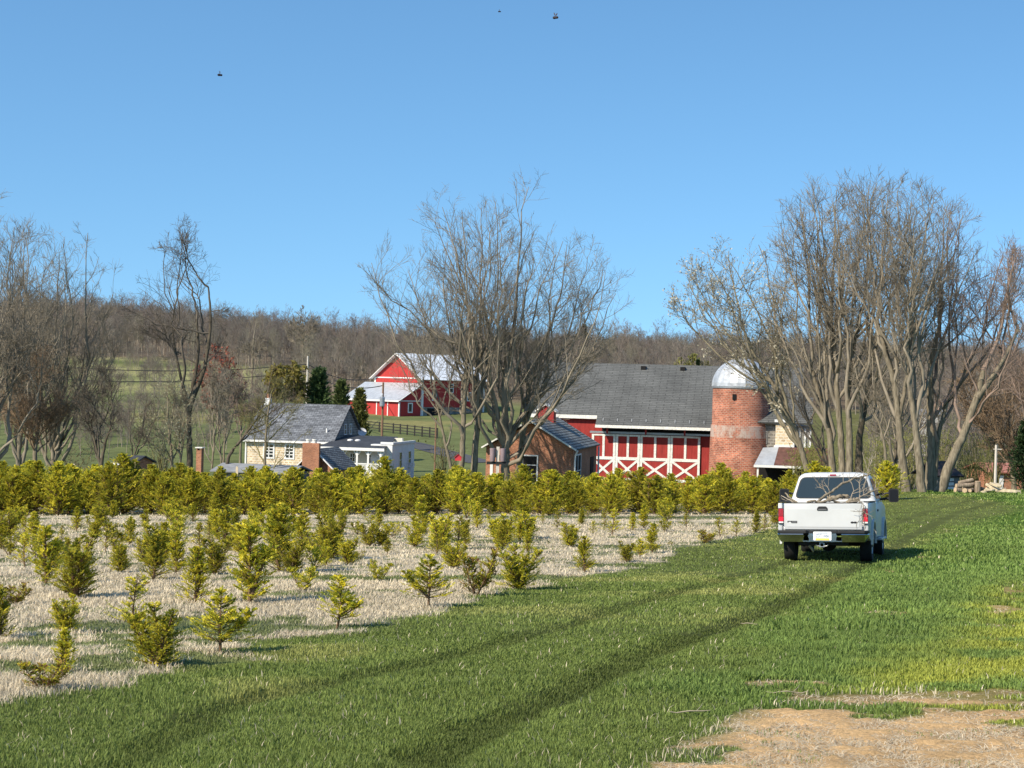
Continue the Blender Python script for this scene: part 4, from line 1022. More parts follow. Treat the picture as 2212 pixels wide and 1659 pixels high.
# the four door leaves under the forebay, on the plane y = 1.55
yd = 1.6
yd = yf + 1.35
dx0 = F.front(1278, 1000, yd)[0]; dx1 = F.front(1545, 1000, yd)[0]
zt = F.front(1400, 940, yd)[1]; zm = F.front(1400, 992, yd)[1]; zb = F.front(1400, 1037, yd)[1]
bounds = [F.front(p, 1000, yd)[0] for p in (1277, 1329, 1382, 1447, 1512)]
w = MB(); w.box(xf + .45, xr - .5, yd + .0, yd + .048, zt + .02, zf - .2); w.build('soffit_shade_board', BLACK, b)  # black board above the doors: the eave's shade put in as colour
tk = MB(); tk.box(dx0 - .2, dx1 + 1, yd - .22, yd - .17, zt + .06, zt + .24); tk.build('door_track', STEEL, b)
for i in range(4):
    x0, x1 = bounds[i] + .015, bounds[i + 1] - .015
    dd = MB(); dd.box(x0, x1, yd - .08, yd - .02, zb - 1.2, zt); dr = dd.build('door', RED, b)
    t = MB(); q0, q1 = yd - .13, yd - .083; W_ = .20
    t.box(x0, x0 + W_, q0, q1, zb - 1.2, zt); t.box(x1 - W_, x1, q0, q1, zb - 1.2, zt)
    t.box(x0 + W_, x1 - W_, q0, q1, zt - .16, zt); t.box(x0 + W_, x1 - W_, q0, q1, zm - .13, zm + .13); t.box(x0 + W_, x1 - W_, q0, q1, zb - .12, zb + .12)
    xm = (x0 + x1) / 2; t.box(xm - .10, xm + .10, q0, q1, zm + .13, zt - .16)
    yb = (q0 + q1) / 2
    t.beam((x0 + W_, yb - .004, zm - .16), (x1 - W_, yb - .004, zb + .12), .045, .2, (0, 0, 1)); t.beam((x0 + W_, yb + .004, zb + .12), (x1 - W_, yb + .004, zm - .16), .045, .2, (0, 0, 1))
    t.build('door_trim', WHITEW, dr)
cp = MB(); cp.box(xl + .25, xl + .55, -.03, .25, 0, ze - .5); cp.build('corner_board', WHITEW, b)

# --- stone ell with the porch roof at the barn's right end
F2 = Frame(1640, 1050, 150, -9)
e_ = F2.root('stone_farm_wing', 'tan stone wing with a rust brown porch roof right of the silo', 'building')
s0, zt2 = F2.front(1676, 906); s1, zb2 = F2.front(1713, 965)
zp = F2.front(1660, 1008)[1]
w = MB(); w.box(s0 - 1.9, s0, .5, 7, 0, zt2 - .3); w.build('dark_wall', STONEG, e_)
w = MB(); w.box(s0, s1, 0, 6, 0, zt2 - .3); w.build('wall', STONE, e_)
w = MB(); w.box(s0 - .1, s1 + .12, -.14, -.004, zt2 - .3, zt2); w.box(s1 - .05, s1 + .1, -.12, -.004, zb2 - .4, zt2 - .302); w.box(s0 - .1, s1 - .052, -.12, -.004, zb2 - .12, zb2 + .08); w.build('trim', WHITE, e_)
w = MB(); w.box(s1 + .1, F2.front(1752, 960, .6)[0], .5, 6, 0, zt2 - .5); w.build('board_wall', GREYW, e_)
w = MB()
for p_ in (1727, 1739, 1750): 
    xx_ = F2.front(p_, 940, .4)[0]; w.box(xx_ - .08, xx_ + .08, .40, .497, zb2 - .5, zt2 - .7)
w.build('batten', WHITE, e_)
window(e_, 'y', .5, s0 - 1.45, s0 - .75, zb2 + .25, zt2 - 1.1, mull=(1, 7), fr=.09, fm=GREYW)
w = MB(); w.slab([(s0 - 2.1, -.2, zt2 - .25), (F2.front(1756, 900)[0], -.2, zt2 - .25), (F2.front(1756, 900)[0], 3.5, zt2 + 1.9), (s0 - 2.1, 3.5, zt2 + 1.9)], .12); w.build('roof', SHING, e_)
pa, pb = F2.front(1629, 1008, -3)[0], F2.front(1796, 1010, -3)[0]; zpt = F2.front(1700, 966, -.2)[1]; zpe = F2.front(1700, 1006, -3)[1]; xh = F2.front(1664, 970, -.2)[0]
w = MB(); w.slab([(pa + 1.6, -3, zpe), (pb, -3, zpe), (pb, -.2, zpt), (xh + .7, -.2, zpt)], .07); pr = w.build('porch_roof', RUST, e_)
w = MB(); w.slab([(pa, -3, zpe), (pa + 1.59, -3, zpe), (xh + .69, -.2, zpt), (xh - .6, -.2, zpt - .1)], .07); w.build('roof_flashing', GALV, pr)
w = MB(); w.box(pa - .03, pb, -3.1, -3.004, zpe - .2, zpe - .01); w.build('eave_board', WHITE, e_)
w = MB()
for xx_ in (pa + .3, pa + 3.2, pb - .2): w.box(xx_ - .07, xx_ + .07, -2.95, -2.8, 0, zpe - .1)
w.build('porch_post', WHITEW, e_)
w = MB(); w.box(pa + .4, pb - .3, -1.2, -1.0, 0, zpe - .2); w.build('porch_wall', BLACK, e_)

# --- the silo
D = 152; sc0 = at(1596, 1050, D); r1 = 61.5 * D / FOC; r2 = 64.5 * D / FOC
zg = float(gz(sc0[0], sc0[1])) - .2
zb0 = at(1596, 919, D)[2] - zg; zb1 = at(1596, 942, D)[2] - zg; ztop = at(1596, 836, D)[2] - zg
so = empty('silo', (sc0[0], sc0[1], zg), 0, 'round brick silo with a metal dome and a pale band', 'silo')
SILOB = bricky('silo_tile', (.50, .165, .095), (.26, .075, .05), (.42, .26, .19), bw=.34, bh=.15, ms=.025, big=.55, vec='round', blot=(.42, 1.4), bandz=(zb1 - .1, zb0))
m = MB(); m.lathe([(r2 * 1.04, 0), (r2 * 1.02, 2.0), (r2, zb1 - .2), (r2 * .985, zb0), (r1, zb0 + .03), (r1 * .995, ztop)], n=64); m.build('wall', SILOB, so, smoothf=True)
m = MB(); n_ = 48; rings = []
for i in range(13):
    a = R(90) * i / 12.0; zz = ztop + .02 + r1 * 1.0 * math.sin(a); rr_ = r1 * 1.015 * math.cos(a) + .02
    rings.append([(rr_ * (1 + (.022 if k % 4 == 0 else 0)) * math.cos(2 * math.pi * k / n_), rr_ * (1 + (.022 if k % 4 == 0 else 0)) * math.sin(2 * math.pi * k / n_), zz) for k in range(n_)])
m.loft(rings); m.build('dome', ALU, so)
m = MB(); m.lathe([(r1 * 1.03, ztop - .12), (r1 * 1.035, ztop + .06)], n=48); m.build('rim', STEEL, so)
m = MB(); m.box(-r1 * .42, -r1 * .30, -r1 * .985 + .0, -r1 * .9, zb0 + 2.2, zb0 + 2.65); m.build('hatch', BLACK, so)

# --- the brick shed with a cupola
F3 = Frame(1243, 1062, 125, -10.4)
s = F3.root('brick_shed', 'orange brick shed with slate roof, white rakes and a red cupola', 'shed')
xp, zpk = F3.front(1146, 906); zev = F3.front(1243, 969)[1]
xL = 2 * xp; dp = 12.0
wl_ = MB(); wl_.prism([(xL + .2, 0), (xL + .2, zev - .1), (xp, zpk - .25), (-.2, zev - .1), (-.2, 0)], 'y', 0, dp); wl_.build('wall', BRICK, s)
ro = MB(); ov = .35
ro.slab([(.05, -ov, zev - .05), (.05, dp + ov, zev - .05), (xp, dp + ov, zpk), (xp, -ov, zpk)], .1)
ro.slab([(xp, -ov, zpk), (xp, dp + ov, zpk), (xL - .05, dp + ov, zev - .05), (xL - .05, -ov, zev - .05)], .1)
rf = ro.build('roof', SLATEY, s)
tr = MB(); tr.beam((.05, -ov - .06, zev - .12), (xp, -ov - .06, zpk - .07), .1, .2, (0, 1, 0)); tr.beam((xL - .05, -ov - .062, zev - .12), (xp, -ov - .062, zpk - .07), .1, .2, (0, 1, 0)); tr.build('rake_board', WHITEW, s)
dn = MB(); dn.tube([(.12, -.25, zev - .15), (-.05, -.1, zev - .5), (-.07, -.08, zev - .9), (-.07, -.08, 0)], .06, 8); dn.build('downspout', WHITE, s)
dn = MB(); dn.tube([(-.05, dp + .1, zev - .2), (-.05, dp + .1, 0)], .07, 8); dn.build('corner_post', WHITE, s)
# cupola on the ridge
cx = xp; cy = F3.side(1181, 897, xp)[0]; cy = min(max(cy, 3.0), 6.5)
zc = zpk; cu = MB(); cu.prism([(cx - .6, zc - .45), (cx - .6, zc + .6), (cx, zc + .95), (cx + .6, zc + .6), (cx + .6, zc - .45)], 'y', cy, cy + 1.1); cu.build('cupola', REDP, rf)
cu = MB(); cu.slab([(cx + .8, cy - .15, zc + .52), (cx + .8, cy + 1.25, zc + .52), (cx, cy + 1.25, zc + 1.05), (cx, cy - .15, zc + 1.05)], .07); cu.slab([(cx, cy - .15, zc + 1.05), (cx, cy + 1.25, zc + 1.05), (cx - .8, cy + 1.25, zc + .52), (cx - .8, cy - .15, zc + .52)], .07); cu.build('cupola_roof', WHITEW, rf)
# white framed opening pair in the side wall, dark doors, posts of the gable door
window(s, 'x', -.2, .6, 3.4, .9, zev - .55, side=1, mull=(2, 2), fr=.1, gm_=BLACK)
dd = MB(); dd.box(-.2, -.15, 8.6, 10.2, 0, zev - .9); dd.build('side_door', BLACK, s)
wa, wb = F3.front(1130, 1000)[0], F3.front(1146, 1000)[0]; wz0 = F3.front(1138, 1030)[1]; wz1 = F3.front(1138, 985)[1]
window(s, 'y', 0, wa, wb + .45, wz0 - .4, wz1, mull=(1, 3), fr=.09, gm_=BLACK)
ep = MB(); xx_ = F3.front(1062, 1000)[0]; ep.box(xx_ - .1, xx_ + .1, -.05, .1, 0, zev - .3); ep.build('corner_board', WHITE, s)

# --- the stone farmhouse with its flat roofed wing
F4 = Frame(716, 1060, 180, -11.9)
h = F4.root('stone_farmhouse', 'tan stone farmhouse with slate roof and a white flat roofed wing', 'house')
xL, zeL = F4.front(533, 947); zev = F4.front(714, 951)[1]; dp = 10.2
zrd = F4.front(749, 877, dp / 2)[1]
w = MB(); w.prism([(0, 0), (0, zev), (dp / 2, zrd - .2), (dp, zev), (dp, 0)], 'x', xL, -.18); w.build('wall', STONE, h)
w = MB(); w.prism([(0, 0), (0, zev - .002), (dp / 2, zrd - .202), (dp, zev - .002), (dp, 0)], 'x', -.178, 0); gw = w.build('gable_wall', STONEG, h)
pc_ = (zrd - zev) / (dp / 2)
ro = MB(); o_ = .4
ro.slab([(xL - .25, -o_, zev - o_ * pc_ + .1), (.25, -o_, zev - o_ * pc_ + .1), (.25, dp / 2, zrd + .1), (xL - .25, dp / 2, zrd + .1)], .12)
ro.slab([(.25, dp + o_, zev - o_ * pc_ + .1), (xL - .25, dp + o_, zev - o_ * pc_ + .1), (xL - .25, dp / 2, zrd + .1), (.25, dp / 2, zrd + .1)], .12)
rf = ro.build('roof', SLATE, h)
w = MB(); w.box(xL - .25, .25, -o_ - .1, -o_ - .003, zev - o_ * pc_ - .12, zev - o_ * pc_ + .08); w.build('gutter', WHITE, h)
w = MB(); w.box(xL - .12, xL + .02, -.1, -.003, 0, zev - .3); w.build('corner_board', WHITE, h)
w = MB(); cx_ = F4.front(579, 873, dp / 2)[0]; w.box(cx_ - .3, cx_ + .3, dp / 2 - .3, dp / 2 + .3, zrd - .4, zrd + .6); ch = w.build('chimney', STUCCO, rf)
w = MB(); w.lathe([(.16, zrd + .6), (.17, zrd + .95), (.13, zrd + 1.0)], (cx_, dp / 2), 12); w.build('chimney_pot', BRICK, ch)
w = MB(); xx_, zz_ = F4.front(706, 930, 1.0); w.lathe([(.09, zev + .4), (.09, zev + 1.15)], (xx_, 1.0), 10); w.build('vent_pipe', WHITE, rf)
for pa_, pb_ in ((572, 590), (618, 633)):
    xa, xb = F4.front(pa_, 975)[0], F4.front(pb_, 975)[0]; za, zb_ = F4.front(600, 988)[1], F4.front(600, 961)[1]
    window(h, 'y', 0, xa, xb, za, zb_, mull=(2, 4), fr=.16)
for yy_ in (dp * .40, dp * .58):
    window(h, 'x', 0, yy_ - .25, yy_ + .25, zev + .55, zev + 1.5, side=1, mull=(1, 2), fr=.09)
# satellite dish
w = MB(); w.lathe([(.06, 0.0), (.30, .05), (.46, .16), (.44, .18), (.28, .075), (.01, .03)], n=20); di = w.build('satellite_dish', M('dish_grey', (.55, .56, .58), .5, .05), rf, smoothf=True)
yy_, zz_ = F4.side(768, 933, .1); di.location = (.35, dp - 1.2, F4.front(770, 934, dp - 1.2)[1]); di.rotation_euler = (R(70), 0, R(20))
# wing: porch to the left, white block to the right
wx1 = F4.front(837, 1000, -4)[0]; zw = F4.front(780, 968, -4.3)[1]; zwb = zw + .75
yb0, yb1 = -4.0, 6.0
w = MB(); w.box(.02, wx1 - 2.2, -1.8, yb1, 0, zw - .05); w.build('porch_back_wall', CREAM, h)
w = MB(); w.box(wx1 - 2.2 + .002, wx1, -2.4, yb1, 0, zw + .35); w.box(wx1 - 1.2, wx1 + .1, -2.45, -2.2, zw + .352, zw + .6); w.box(wx1 - .15, wx1 + .1, -2.19, yb1 + .1, zw + .352, zw + .58); w.build('white_block', STUCCO, h)
w = MB(); w.slab([(-.15, -4.3, zw + .02), (wx1 - .3, -4.3, zw + .02), (wx1 - 1.4, 4.5, zwb + .2), (.02, 4.5, zwb + .2)], .12); w.build('flat_roof', TAR, h)
w = MB(); w.box(-.2, wx1 - .25, -4.42, -4.304, zw - .25, zw + .03); w.build('fascia', WHITE, h)
w = MB()
for p_ in (741, 771, 795, 822):
    xx_ = F4.front(p_, 1000, -4.1)[0]; w.box(xx_ - .09, xx_ + .09, -4.15, -3.97, 0, zw - .26); w.beam((xx_, -4.06, zw - .75), (xx_ + .35, -4.06, zw - .3), .08, .1); w.beam((xx_, -4.06, zw - .75), (xx_ - .35, -4.06, zw - .3), .08, .1)
w.build('porch_post', WHITE, h)
zrl = F4.front(790, 1001, -4.1)[1]; w = MB(); xa = F4.front(735, 1000, -4.1)[0]; xb = F4.front(834, 1000, -4.1)[0]
w.box(xa, xb, -4.12, -4.0, zrl - .1, zrl); w.box(xa, xb, -4.1, -4.02, zrl - 1.0, zrl - .9)
for k in range(34): q = xa + (xb - xa) * (k + .5) / 34; w.box(q - .04, q + .04, -4.08, -4.04, zrl - .9, zrl - .1)
w.build('porch_railing', WHITE, h)
w = MB(); w.box(xa, xb, -4.4, -1.8, 0, max(.2, zrl - 1.1)); w.build('porch_floor', CREAM, h)
xa, xb = F4.front(757, 990, -1.8)[0], F4.front(766, 990, -1.8)[0]; window(h, 'y', -1.8, xa, xb, F4.front(760, 996, -1.8)[1], F4.front(760, 980, -1.8)[1], mull=(2, 2), fr=.1)
xa, xb = F4.front(797, 990, -1.8)[0], F4.front(809, 990, -1.8)[0]; window(h, 'y', -1.8, xa, xb, F4.front(800, 999, -1.8)[1], F4.front(800, 979, -1.8)[1], mull=(2, 2), fr=.1, name='door_window')
for ya, yb_ in ((0.2, 1.1), (3.6, 4.6)): window(h, 'x', wx1, ya, yb_, zw - 2.0, zw - .5, side=1, mull=(1, 2), fr=.1)
w = MB(); w.box(wx1 + .02, wx1 + .5, 3.75, 4.4, zw - 2.1, zw - 1.65); w.build('window_air_conditioner', WHITE, h)
w = MB(); xx_ = F4.front(767, 959, 1)[0]; zz_ = F4.front(767, 951, 1)[1]
for k in range(2): w.lathe([(.28, zz_ - .3), (.30, zz_ + .05), (.1, zz_ + .12)], (xx_ - .4 + k * .8, .6), 12)
w.build('roof_vent', WHITE, h)
w = MB(); w.box(wx1 - 1.3, wx1 - .5, 3, 3.6, zw + .35, zw + .85); w.build('wing_chimney', CREAM, h)

# --- brick summer kitchen with the big chimney
F5 = Frame(672, 1050, 160, -11.9)
k_ = F5.root('brick_outbuilding', 'small brick building with a wide chimney on its gable before the house', 'outbuilding')
xg0, xg1 = F5.front(634, 1005)[0], F5.front(727, 1018)[0]; xc = (xg0 + xg1) / 2; zpk = F5.front(676, 969)[1]; zlo = F5.front(724, 1017)[1]
w = MB(); w.prism([(xg0 + .2, 0), (xg0 + .2, zlo - .1), (xc, zpk - .25), (xg1 - .2, zlo - .1), (xg1 - .2, 0)], 'y', 0, 6.5); w.build('wall', BRICK, k_)
w = MB(); w.slab([(xg1, -.3, zlo), (xg1, 6.8, zlo), (xc, 6.8, zpk), (xc, -.3, zpk)], .1); w.slab([(xc, -.3, zpk), (xc, 6.8, zpk), (xg0, 6.8, zlo), (xg0, -.3, zlo)], .1); w.build('roof', SLATEY, k_)
w = MB(); w.beam((xg1, -.36, zlo - .06), (xc, -.36, zpk - .06), .1, .18, (0, 1, 0)); w.beam((xg0, -.362, zlo - .06), (xc, -.362, zpk - .06), .1, .18, (0, 1, 0)); w.build('rake_board', WHITE, k_)
xa, xb = F5.front(653, 980, -.8)[0], F5.front(689, 980, -.8)[0]; zct = F5.front(670, 957, -.8)[1]
w = MB(); w.box(xa, xb, -.8, -.37, 0, zct); ch = w.build('chimney', BRICK, k_)
w = MB()
for q in (.3, .68): w.lathe([(.2, zct), (.2, zct + .22), (.24, zct + .24), (.24, zct + .34)], (xa + (xb - xa) * q, -.58), 14)
w.build('chimney_pot', WHITEW, ch)

# --- long low grey roof and the free brick chimney
F6 = Frame(455, 1045, 150, -11.9)
l_ = F6.root('low_shed', 'long low shed whose pale grey roof just clears the hedge', 'shed')
xa, xb = F6.front(462, 1000)[0], F6.front(628, 1002)[0]; zt_ = F6.front(540, 1001.5, 2.5)[1]
w = MB(); w.box(xa, xb, 0, 5, 0, zt_ - .55); w.build('wall', GREYW, l_)
w = MB(); w.slab([(xa - .2, -.4, zt_ - .55), (xb + .2, -.4, zt_ - .55), (xb + .2, 2.5, zt_), (xa - .2, 2.5, zt_)], .1); w.slab([(xb + .2, 5.4, zt_ - .55), (xa - .2, 5.4, zt_ - .55), (xa - .2, 2.5, zt_), (xb + .2, 2.5, zt_)], .1); w.build('roof', LOWR, l_)
F7 = Frame(430, 1045, 138, -11.9)
c_ = F7.root('brick_chimney', 'slim free standing brick chimney rising over the hedge', 'chimney')
xa, xb = F7.front(424, 980)[0], F7.front(435, 980)[0]; zt_ = F7.front(430, 966)[1]
w = MB(); w.box(xa, xb, 0, .5, 0, zt_ - .25); w.box(xa, xa + .07, 0, .5, zt_ - .25, zt_ - .08); w.box(xb - .07, xb, 0, .5, zt_ - .25, zt_ - .08); w.build('stack', BRICK, c_)
w = MB(); w.box(xa - .08, xb + .08, -.08, .58, zt_ - .078, zt_); w.build('cap', WHITEW, c_)

# --- small brick outhouse on the left
F8 = Frame(250, 1050, 98, -14)
u = F8.root('brick_outhouse', 'little brick outhouse with a dark roof and white eave over the hedge', 'outhouse')
xa, xb = F8.front(253, 1005)[0], F8.front(288, 1005)[0]; ze_ = F8.front(270, 998)[1]; zr_ = F8.front(282, 983, 1.2)[1]
w = MB(); w.prism([(0, 0), (0, ze_), (1.2, zr_ - .1), (2.4, ze_), (2.4, 0)], 'x', xa, xb); w.build('wall', BRICK, u)
w = MB(); w.slab([(xa - .22, -.25, ze_ - .05), (xb + .15, -.25, ze_ - .05), (xb + .15, 1.2, zr_), (xa - .22, 1.2, zr_)], .07); w.slab([(xb + .15, 2.65, ze_ - .05), (xa - .22, 2.65, ze_ - .05), (xa - .22, 1.2, zr_), (xb + .15, 1.2, zr_)], .07); w.build('roof', TAR, u)
w = MB(); w.box(xa - .22, xb + .15, -.31, -.252, ze_ - .17, ze_ - .05); w.build('eave_board', WHITE, u)

# --- the bright red barn with the white metal roof
F9 = Frame(910, 902, 300, 47)
fb = F9.root('red_barn', 'bright red barn with a white metal roof and a grey lean-to', 'barn')
zev = F9.front(910, 816)[1]; W = 11.7; Ln = F9.front(1045, 860)[0]
zrd = F9.side(857, 764, 0)[1]; ypk = W / 2; base = -2.5
w = MB(); w.prism([(0, base), (0, zev), (ypk, zrd - .2), (W, zev), (W, base)], 'x', 0, Ln); w.build('wall', REDL, fb)
w = MB(); w.box(.25, Ln - .2, -.06, -.003, base, F9.front(950, 880)[1]); w.build('stone_base', STONEG, fb)
o_ = .6; pc_ = (zrd - zev) / ypk
w = MB(); w.slab([(-o_, -o_, zev - o_ * pc_ + .12), (Ln + .4, -o_, zev - o_ * pc_ + .12), (Ln + .4, ypk, zrd + .12), (-o_, ypk, zrd + .12)], .1)
w.slab([(Ln + .4, W + o_, zev - o_ * pc_ + .12), (-o_, W + o_, zev - o_ * pc_ + .12), (-o_, ypk, zrd + .12), (Ln + .4, ypk, zrd + .12)], .1); rf = w.build('roof', METAL, fb)
w = MB(); w.beam((-o_ - .08, -o_, zev - o_ * pc_), (-o_ - .08, ypk, zrd), .12, .32, (1, 0, 0)); w.beam((-o_ - .082, W + o_, zev - o_ * pc_), (-o_ - .082, ypk, zrd), .12, .32, (1, 0, 0))
w.box(-.07, -.003, .0, W, zev - .18, zev); w.box(-.1, .3, -.1, .25, base, zev - .35); w.box(-.1, -.003, W - .35, W, base, zev - .2); w.box(Ln - .3, Ln + .05, -.1, -.003, base, zev - .35); w.build('trim', WHITE, fb)
for px_, py_ in ((938, 856), (975, 839), (1013, 857)):
    xx_, zz_ = F9.front(px_, py_); window(fb, 'y', 0, xx_ - .38, xx_ + .38, zz_ - .62, zz_ + .62, mull=(1, 2), fr=.16)
w = MB(); xx_ = F9.front(922, 890)[0]; w.box(xx_, xx_ + 3.2, -.12, -.063, base, F9.front(930, 882)[1]); w.build('dark_door', BLACK, fb)
# lean-to on the gable
zl1 = F9.side(870, 828, 0)[1]; P_ = 5.0; zl0 = F9.front(865, 864, 0)[1]; 
zl0 = F9.side(865, 865, -P_)[1]; yl1 = W + 2.0
w = MB(); w.prism([(-.002, base), (-.002, zl1 - .15), (-P_, zl0 - .1), (-P_, base)], 'y', .15, yl1); w.build('lean_to_wall', REDL, fb)
w = MB(); w.slab([(-P_ - .4, -.2, zl0 - .02), (-.11, -.2, zl1 + .02), (-.11, yl1 + .3, zl1 + .02), (-P_ - .4, yl1 + .3, zl0 - .02)], -.09); w.build('lean_to_roof', GALV, fb)
w = MB(); w.box(-P_ - .5, -P_ - .402, -.2, yl1 + .3, zl0 - .25, zl0 + .0); w.beam((-P_ - .4, -.26, zl0 - .06), (-.12, -.26, zl1 - .03), .1, .25, (0, 1, 0))
w.box(-P_ - .08, -P_ + .1, .03, .3, base, zl0 - .3)
for yy_ in (2.9, 5.6, 8.4, 11): w.box(-P_ - .07, -P_ - .004, yy_ - .1, yy_ + .1, base, zl0 - .26)
w.box(-P_ + .1, -.12, .08, .148, F9.front(890, 866, .1)[1] - .1, F9.front(890, 866, .1)[1] + .05); w.build('lean_to_trim', WHITE, fb)
xx_, zz_ = F9.front(886, 881, .15); window(fb, 'y', .15, xx_ - .35, xx_ + .35, zz_ - .65, zz_ + .65, mull=(1, 1), fr=.2)

# --- shed, red building and far houses on the right
F10 = Frame(2064, 1062, 97, 12)
w_ = F10.root('weathered_shed', 'small weathered grey board shed with a dark roof behind the leaning trunk', 'shed')
zt_ = F10.front(2060, 1028)[1]; xa, xb = F10.front(2020, 1045)[0], F10.front(2072, 1045)[0]
w = MB(); w.box(xa, xb, 0, 2.4, 0, zt_); w.build('wall', GREYW, w_)
w = MB(); w.slab([(xa - .2, -.3, zt_ + .02), (xb + .15, -.3, zt_ + .02), (xb - .2, 1.2, zt_ + .75), (xa + .2, 1.2, zt_ + .75)], .08); w.slab([(xb + .15, 2.7, zt_ + .02), (xa - .2, 2.7, zt_ + .02), (xa + .2, 1.2, zt_ + .75), (xb - .2, 1.2, zt_ + .75)], .08); w.build('roof', M('dark_shed_roof', (.045, .035, .035), .8, .3), w_)
w = MB(); xx_ = F10.front(2052, 1040)[0]
for k in range(4): w.box(xx_ - .2, xx_ + .2, -.06, -.003, zt_ - 1.0 + k * .24, zt_ - .83 + k * .24)
w.build('white_slat', WHITE, w_)
F11 = Frame(2180, 1055, 150, 5)
g_ = F11.root('red_brick_house', 'low red brick house far behind the white pole at the right edge', 'house')
xa, xb = F11.front(2140, 1030)[0], F11.front(2215, 1030)[0]; zt_ = F11.front(2180, 1020)[1]
w = MB(); w.box(xa, xb, 0, 6, 0, zt_); w.build('wall', BRICK, g_)
w = MB(); zr_ = F11.front(2180, 1000, 3)[1]; w.slab([(xa - .3, -.4, zt_), (xb + .3, -.4, zt_), (xb + .3, 3, zr_), (xa - .3, 3, zr_)], .1); w.slab([(xb + .3, 6.4, zt_), (xa - .3, 6.4, zt_), (xa - .3, 3, zr_), (xb + .3, 3, zr_)], .1); w.build('roof', M('terracotta_roof', (.34, .14, .10), .8, .3), g_)
w = MB(); w.box(xa + .3, xa + 1.1, -.05, -.004, .4, zt_ - .3); w.build('door', WHITE, g_)
def far_house(px, py, D, w_px, h_px, label):
    Fh = Frame(px, py, D, -15); hh = Fh.root('white_house', label, 'house', None)
    x0 = Fh.front(px - w_px / 2, py)[0]; x1 = Fh.front(px + w_px / 2, py)[0]; z1 = Fh.front(px, py - h_px * .55)[1]; z2 = Fh.front(px, py - h_px, 3)[1]
    m = MB(); m.prism([(0, -2), (0, z1), (3, z2 - .1), (6, z1), (6, -2)], 'x', x0, x1); m.build('wall', STUCCO, hh)
    m = MB(); m.slab([(x0 - .3, -.3, z1), (x1 + .3, -.3, z1), (x1 + .3, 3, z2), (x0 - .3, 3, z2)], .1); m.slab([(x1 + .3, 6.3, z1), (x0 - .3, 6.3, z1), (x0 - .3, 3, z2), (x1 + .3, 3, z2)], .1); m.build('roof', GALV, hh)
far_house(835, 738, 560, 14, 14, 'tiny white house in the wood above the red barn')
far_house(2005, 910, 250, 70, 26, 'low white building glimpsed between the grove trunks')
far_house(18, 800, 420, 40, 34, 'pale house far up the slope behind the left edge trees')
# ------------------------------------------------------------------ poles, wires, fence, posts, logs
def pole(label, px, D, py_top, r=.14, m=None, name='utility_pole', extra=None, group=None):
    t = at(px, py_top, D); z = float(gz(t[0], t[1])) - .3
    o = empty(name, (t[0], t[1], z), 0, label, 'pole', group); hgt = t[2] - z
    a = MB(); a.tube([(0, 0, 0), (0, 0, hgt * .5), (0, 0, hgt)], [r, r * .9, r * .75], 10); a.build('shaft', m or WOODP, o)
    if extra: extra(o, hgt)
    return np.array((t[0], t[1], t[2]))
def xarm(o, H):
    a = MB(); a.box(-.9, .9, -.2, -.08, H - .75, H - .6); a.build('cross_arm', WOODP, o)
    a = MB()
    for q in (-.8, .8): a.lathe([(.05, H - .6), (.08, H - .5), (.04, H - .4)], (q, -.14), 8)
    a.build('insulator', WHITE, o)
def transf(o, H):
    a = MB(); a.lathe([(.30, H - 3.2), (.34, H - 3.1), (.34, H - 2.0), (.25, H - 1.9)], (-.05, -.42), 14); a.build('transformer', STEEL, o)
    a = MB(); a.lathe([(.06, H - 1.9), (.1, H - 1.7), (.05, H - 1.45)], (-.05, -.42), 8); a.lathe([(.16, -.1), (.17, .3), (.17, H * .3)], (0, 0), 10) if False else None; a.build('insulator', STEEL, o)
p1_ = pole('white topped utility pole rising behind the dark pines', 665, 262, 769, .16, PALEP)
p2_ = pole('brown utility pole with a transformer before the red barn', 828, 236, 826, .17, WOODP, extra=transf)
p3_ = pole('slim brown pole between the white wing and the middle trunks', 942, 178, 903, .10, WOODP, name='wooden_pole')
p4_ = pole('white pole with a short cross arm at the right edge', 2152, 112, 961, .095, PALEP, extra=lambda o, H: (MB().box(-.16, .34, -.04, .04, H - .3, H - .24).build('cross_arm', PALEP, o)))
def wire(label, a, b, sag, r=.06):
    m = MB(); a, b = Vector(a), Vector(b)
    pts = [a.lerp(b, t) - Vector((0, 0, sag * 4 * t * (1 - t))) for t in [i / 16 for i in range(17)]]
    m.tube(pts, r, 5); o = m.build('overhead_wire', CABLE, None); tag(o, label, 'wire', 'overhead wires from the white topped pole')
CABLE = M('black_cable', (.02, .02, .02), .6, .1)
L1 = at(-60, 770, 262); L2 = at(-60, 800, 262)
wire('upper black wire running left from the white topped pole', p1_ - np.array((0, 0, 1.2)), L1, 1.5)
wire('lower black wire running left from the white topped pole', p1_ - np.array((0, 0, 2.2)), L2, 1.6)
wire('upper black wire running right to the red barn eave', p1_ - np.array((0, 0, 1.2)), at(800, 818, 300), 1.0)
wire('lower black wire running from the pole down to the transformer pole', p1_ - np.array((0, 0, 2.2)), p2_ - np.array((0, 0, .4)), 1.2)
